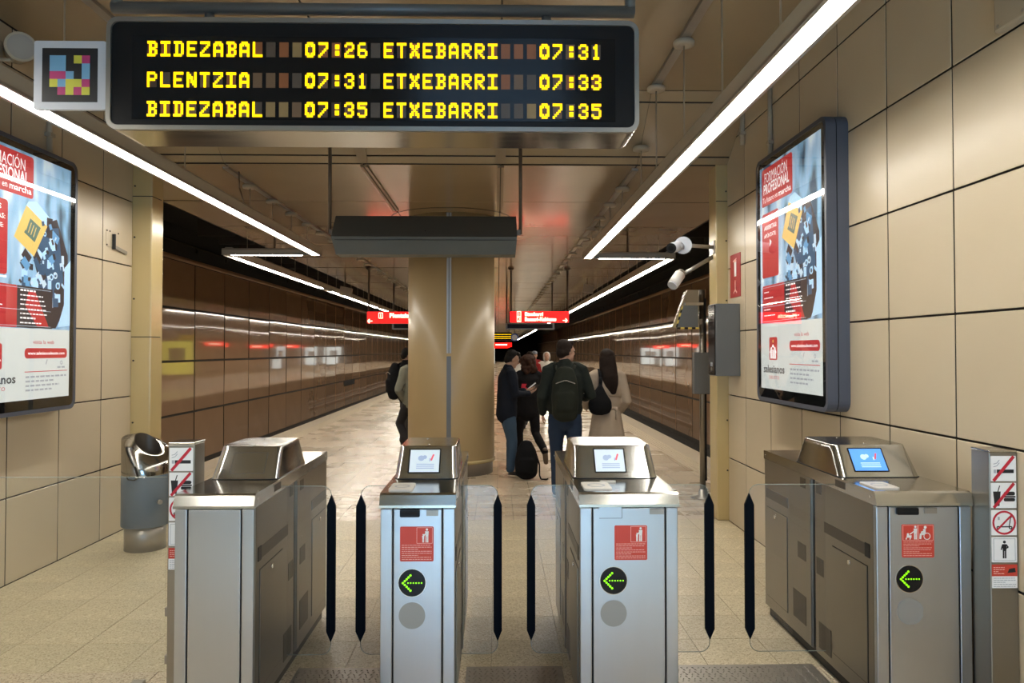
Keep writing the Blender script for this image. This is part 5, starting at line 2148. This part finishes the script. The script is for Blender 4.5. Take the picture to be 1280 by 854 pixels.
q.tube([(-.13, -.20, 1.29), (-.12, -.19, 1.36), (-.11, -.15, 1.43), (-.105, -.06, 1.515), (-.11, .04, 1.51), (-.13, .12, 1.38)], .013, C['bagb'], 8)
q.tube([(-.10, -.20, 1.29), (-.10, -.19, 1.36), (-.095, -.15, 1.43), (-.095, -.06, 1.52)], .011, C['bagb'], 8)
local(q, 'bag_strap', None, bag)

# man leaning on the column reading his phone
r, J, hp = person('person in navy jacket and blue jeans leaning on the column over a phone', (.15, 10.02, 0), radians(-78), 1.70,
                  pose(turn=(0, -.38, 0), head=(0, .045, 1.62), neck=(0, .0, 1.49), hip=(0, -.03, .95), el_l=(-.215, .06, 1.16), wr_l=(-.10, .27, 1.17), el_r=(.22, .05, 1.15), wr_r=(.10, .27, 1.15),
                       hd_l=(.3, .8, .35), hd_r=(-.3, .8, .35), pn_l=(.4, -.3, .8), pn_r=(-.4, -.3, .8),
                       hp_l=(-.095, -.03, .92), hp_r=(.095, -.03, .92), kn_l=(-.10, .06, .50), kn_r=(.10, .03, .50), an_l=(-.10, .05, .10), an_r=(.11, -.0, .10), toe_l=(-.115, .22, .03), toe_r=(.125, .17, .03)),
                  dict(top=C['navy'], topw=1.08, hem=-.10, legs=C['denim'], legw=1.05, shoes=C['shoe_d'], hair=C['h_black'], hairstyle='short', collar=True), 'skin_tan')
q = MB()
fr = Frame((0, .40, 1.235), (1, 0, 0), (0, .6, .8))
fr.rrect(q, -.075, .075, -.038, .038, .008, -.004, .004, M['blackpl'])
ph = local(q, 'mobile_phone', None, r)
# his backpack on the floor
t = thing('backpack', 'black backpack standing on the floor at the leaning person\'s feet', 'backpack', (.38, 9.76, 0))
q = [chain([(0, 0, .07, .15, .10), (0, -.01, .2, .155, .105), (0, 0, .36, .13, .085), (0, .01, .45, .08, .05)], 16), chain([(0, -.09, .1, .1, .04), (0, -.09, .24, .1, .04)], 12)]
b_ = blob('bag_body', q, C['bagb'], t, .012, 3, .014)
zmin = min(v.co.z for v in b_.data.vertices)
b_.location.z = .002 - zmin
q = MB().tube([(.12, -.02, .36), (.17, -.03, .2), (.17, -.04, .06), (.19, -.06, .012), (.26, -.08, .014), (.28, -.07, .02)], .010, C['bagb'], 8)
local(q, 'strap', None, t)
q = MB().tube([(-.03, .01, .46), (-.02, .0, .50), (.03, .0, .50), (.04, .01, .46)], .008, C['bagb'], 8)
local(q, 'grab_loop', None, t)

# person in black with brown curls, stepping away
r, J, hp = person('person in black with curly brown hair stepping away beyond the column', (.44, 10.85, 0), radians(14), 1.62,
                  pose(turn=(radians(10), -.15, 0), el_l=(-.24, .0, 1.16), wr_l=(-.14, .20, 1.14), el_r=(.25, -.02, 1.16), wr_r=(.14, .19, 1.12), hd_l=(.3, .8, .3), hd_r=(-.3, .8, .3),
                       kn_l=(-.10, .14, .52), an_l=(-.10, .14, .10), toe_l=(-.115, .31, .03), kn_r=(.12, -.05, .52), an_r=(.17, -.38, .27), toe_r=(.19, -.36, .10)),
                  dict(top=C['blackc'], topw=1.06, hem=-.12, legs=C['blackc'], shoes=C['shoe_b'], hair=C['h_brown'], hairstyle='curly', wr=.02))
q = MB()
fr = Frame((-.08, -.150, 1.26), (1, 0, .1), (0, 0, 1))
fr.slab(q, [(-.06, .06), (.02, .05), (.0, .0), (.05, -.03), (.03, -.07), (-.03, -.04), (-.07, .0)], 0, .004, M['print_red'])
pr_ = local(q, 'red_back_print', None, r)
q = MB()
fr.line(q, (.0, -.06), (.17, .05), .02, .0, .004, M['print_white'])
fr.line(q, (.03, -.075), (.12, -.01), .01, .0, .004, M['print_white'])
local(q, 'white_back_print', None, r)

# man with glasses and backpack, left of the column
r, J, hp = person('person with glasses and a black backpack half hidden by the left of the column', (-1.60, 13.0, 0), radians(-62), 1.72,
                  pose(turn=(radians(-8), -.1, 0), el_l=(-.23, .02, 1.16), wr_l=(-.12, .24, 1.1), el_r=(.23, .02, 1.16), wr_r=(.12, .24, 1.1)),
                  dict(top=C['blackc'], topw=1.06, legs=C['char'], shoes=C['shoe_d'], hair=C['h_black'], hairstyle='short', collar=True), 'skin_tan')
backpack(r, (0, -.23, 1.20), .16, .50, .12, C['bagb'])
q = MB()
for s in (-1, 1):
    pts = [hp(s * .032 + .024 * cos(a), .104, .02 + .02 * sin(a)) for a in [2 * pi * i / 12 for i in range(13)]]
    q.tube(pts, .0035, M['blackpl'], 5)
    q.tube([hp(s * .056, .102, .025), hp(s * .08, .0, .02)], .003, M['blackpl'], 5)
q.tube([hp(-.009, .105, .024), hp(.009, .105, .024)], .003, M['blackpl'], 5)
local(q, 'glasses', None, r)

# person in the sage jacket leaning on the far side of the column
r, J, hp = person('person in sage grey jacket leaning behind the column, elbow and leg showing', (-1.30, 11.62, 0), radians(25), 1.70,
                  pose(turn=(0, 0, 0), el_l=(-.30, -.08, 1.12), wr_l=(-.16, .05, .95), hd_l=(.4, .5, -.5), kn_l=(-.19, .20, .56), an_l=(-.10, -.06, .20), toe_l=(-.12, .10, .10), hp_l=(-.10, 0, .92)),
                  dict(top=C['sage'], topw=1.08, legs=C['char'], shoes=C['shoe_w'], hair=C['h_brown'], hairstyle='short', collar=True, wr=.022))

# far walkers
far = [('person with white hair and white coat walking down the far platform', (1.21, 18.2, 0), pi, 1.65, 'whitec', 'char', 'h_white', 'bob', 'shoe_w'),
       ('person with grey cap and red jacket far down the platform', (1.02, 20.4, 0), pi, 1.66, 'redc', 'char', 'h_grey', 'cap', 'shoe_d'),
       ('person in dark red with dark hair just beyond the curly-haired person', (.72, 16.4, 0), 0, 1.66, 'redc', 'greyc', 'h_dark', 'short', 'shoe_d'),
       ('person in white top showing between the two phone readers', (.42, 15.6, 0), .3, 1.60, 'whitec', 'char', 'h_black', 'short', 'shoe_d')]
for lab, loc, hd_, h, top, legs, hair, st, sh in far:
    person(lab, loc, hd_, h, pose(kn_l=(-.10, .1, .52), an_l=(-.10, .1, .10), toe_l=(-.11, .27, .03), an_r=(.1, -.14, .12), toe_r=(.11, .03, .03)),
           dict(top=C[top], topw=1.05, hem=-.08, legs=C[legs], shoes=C[sh], hair=C[hair], hairstyle=st), 'skin', None, False)
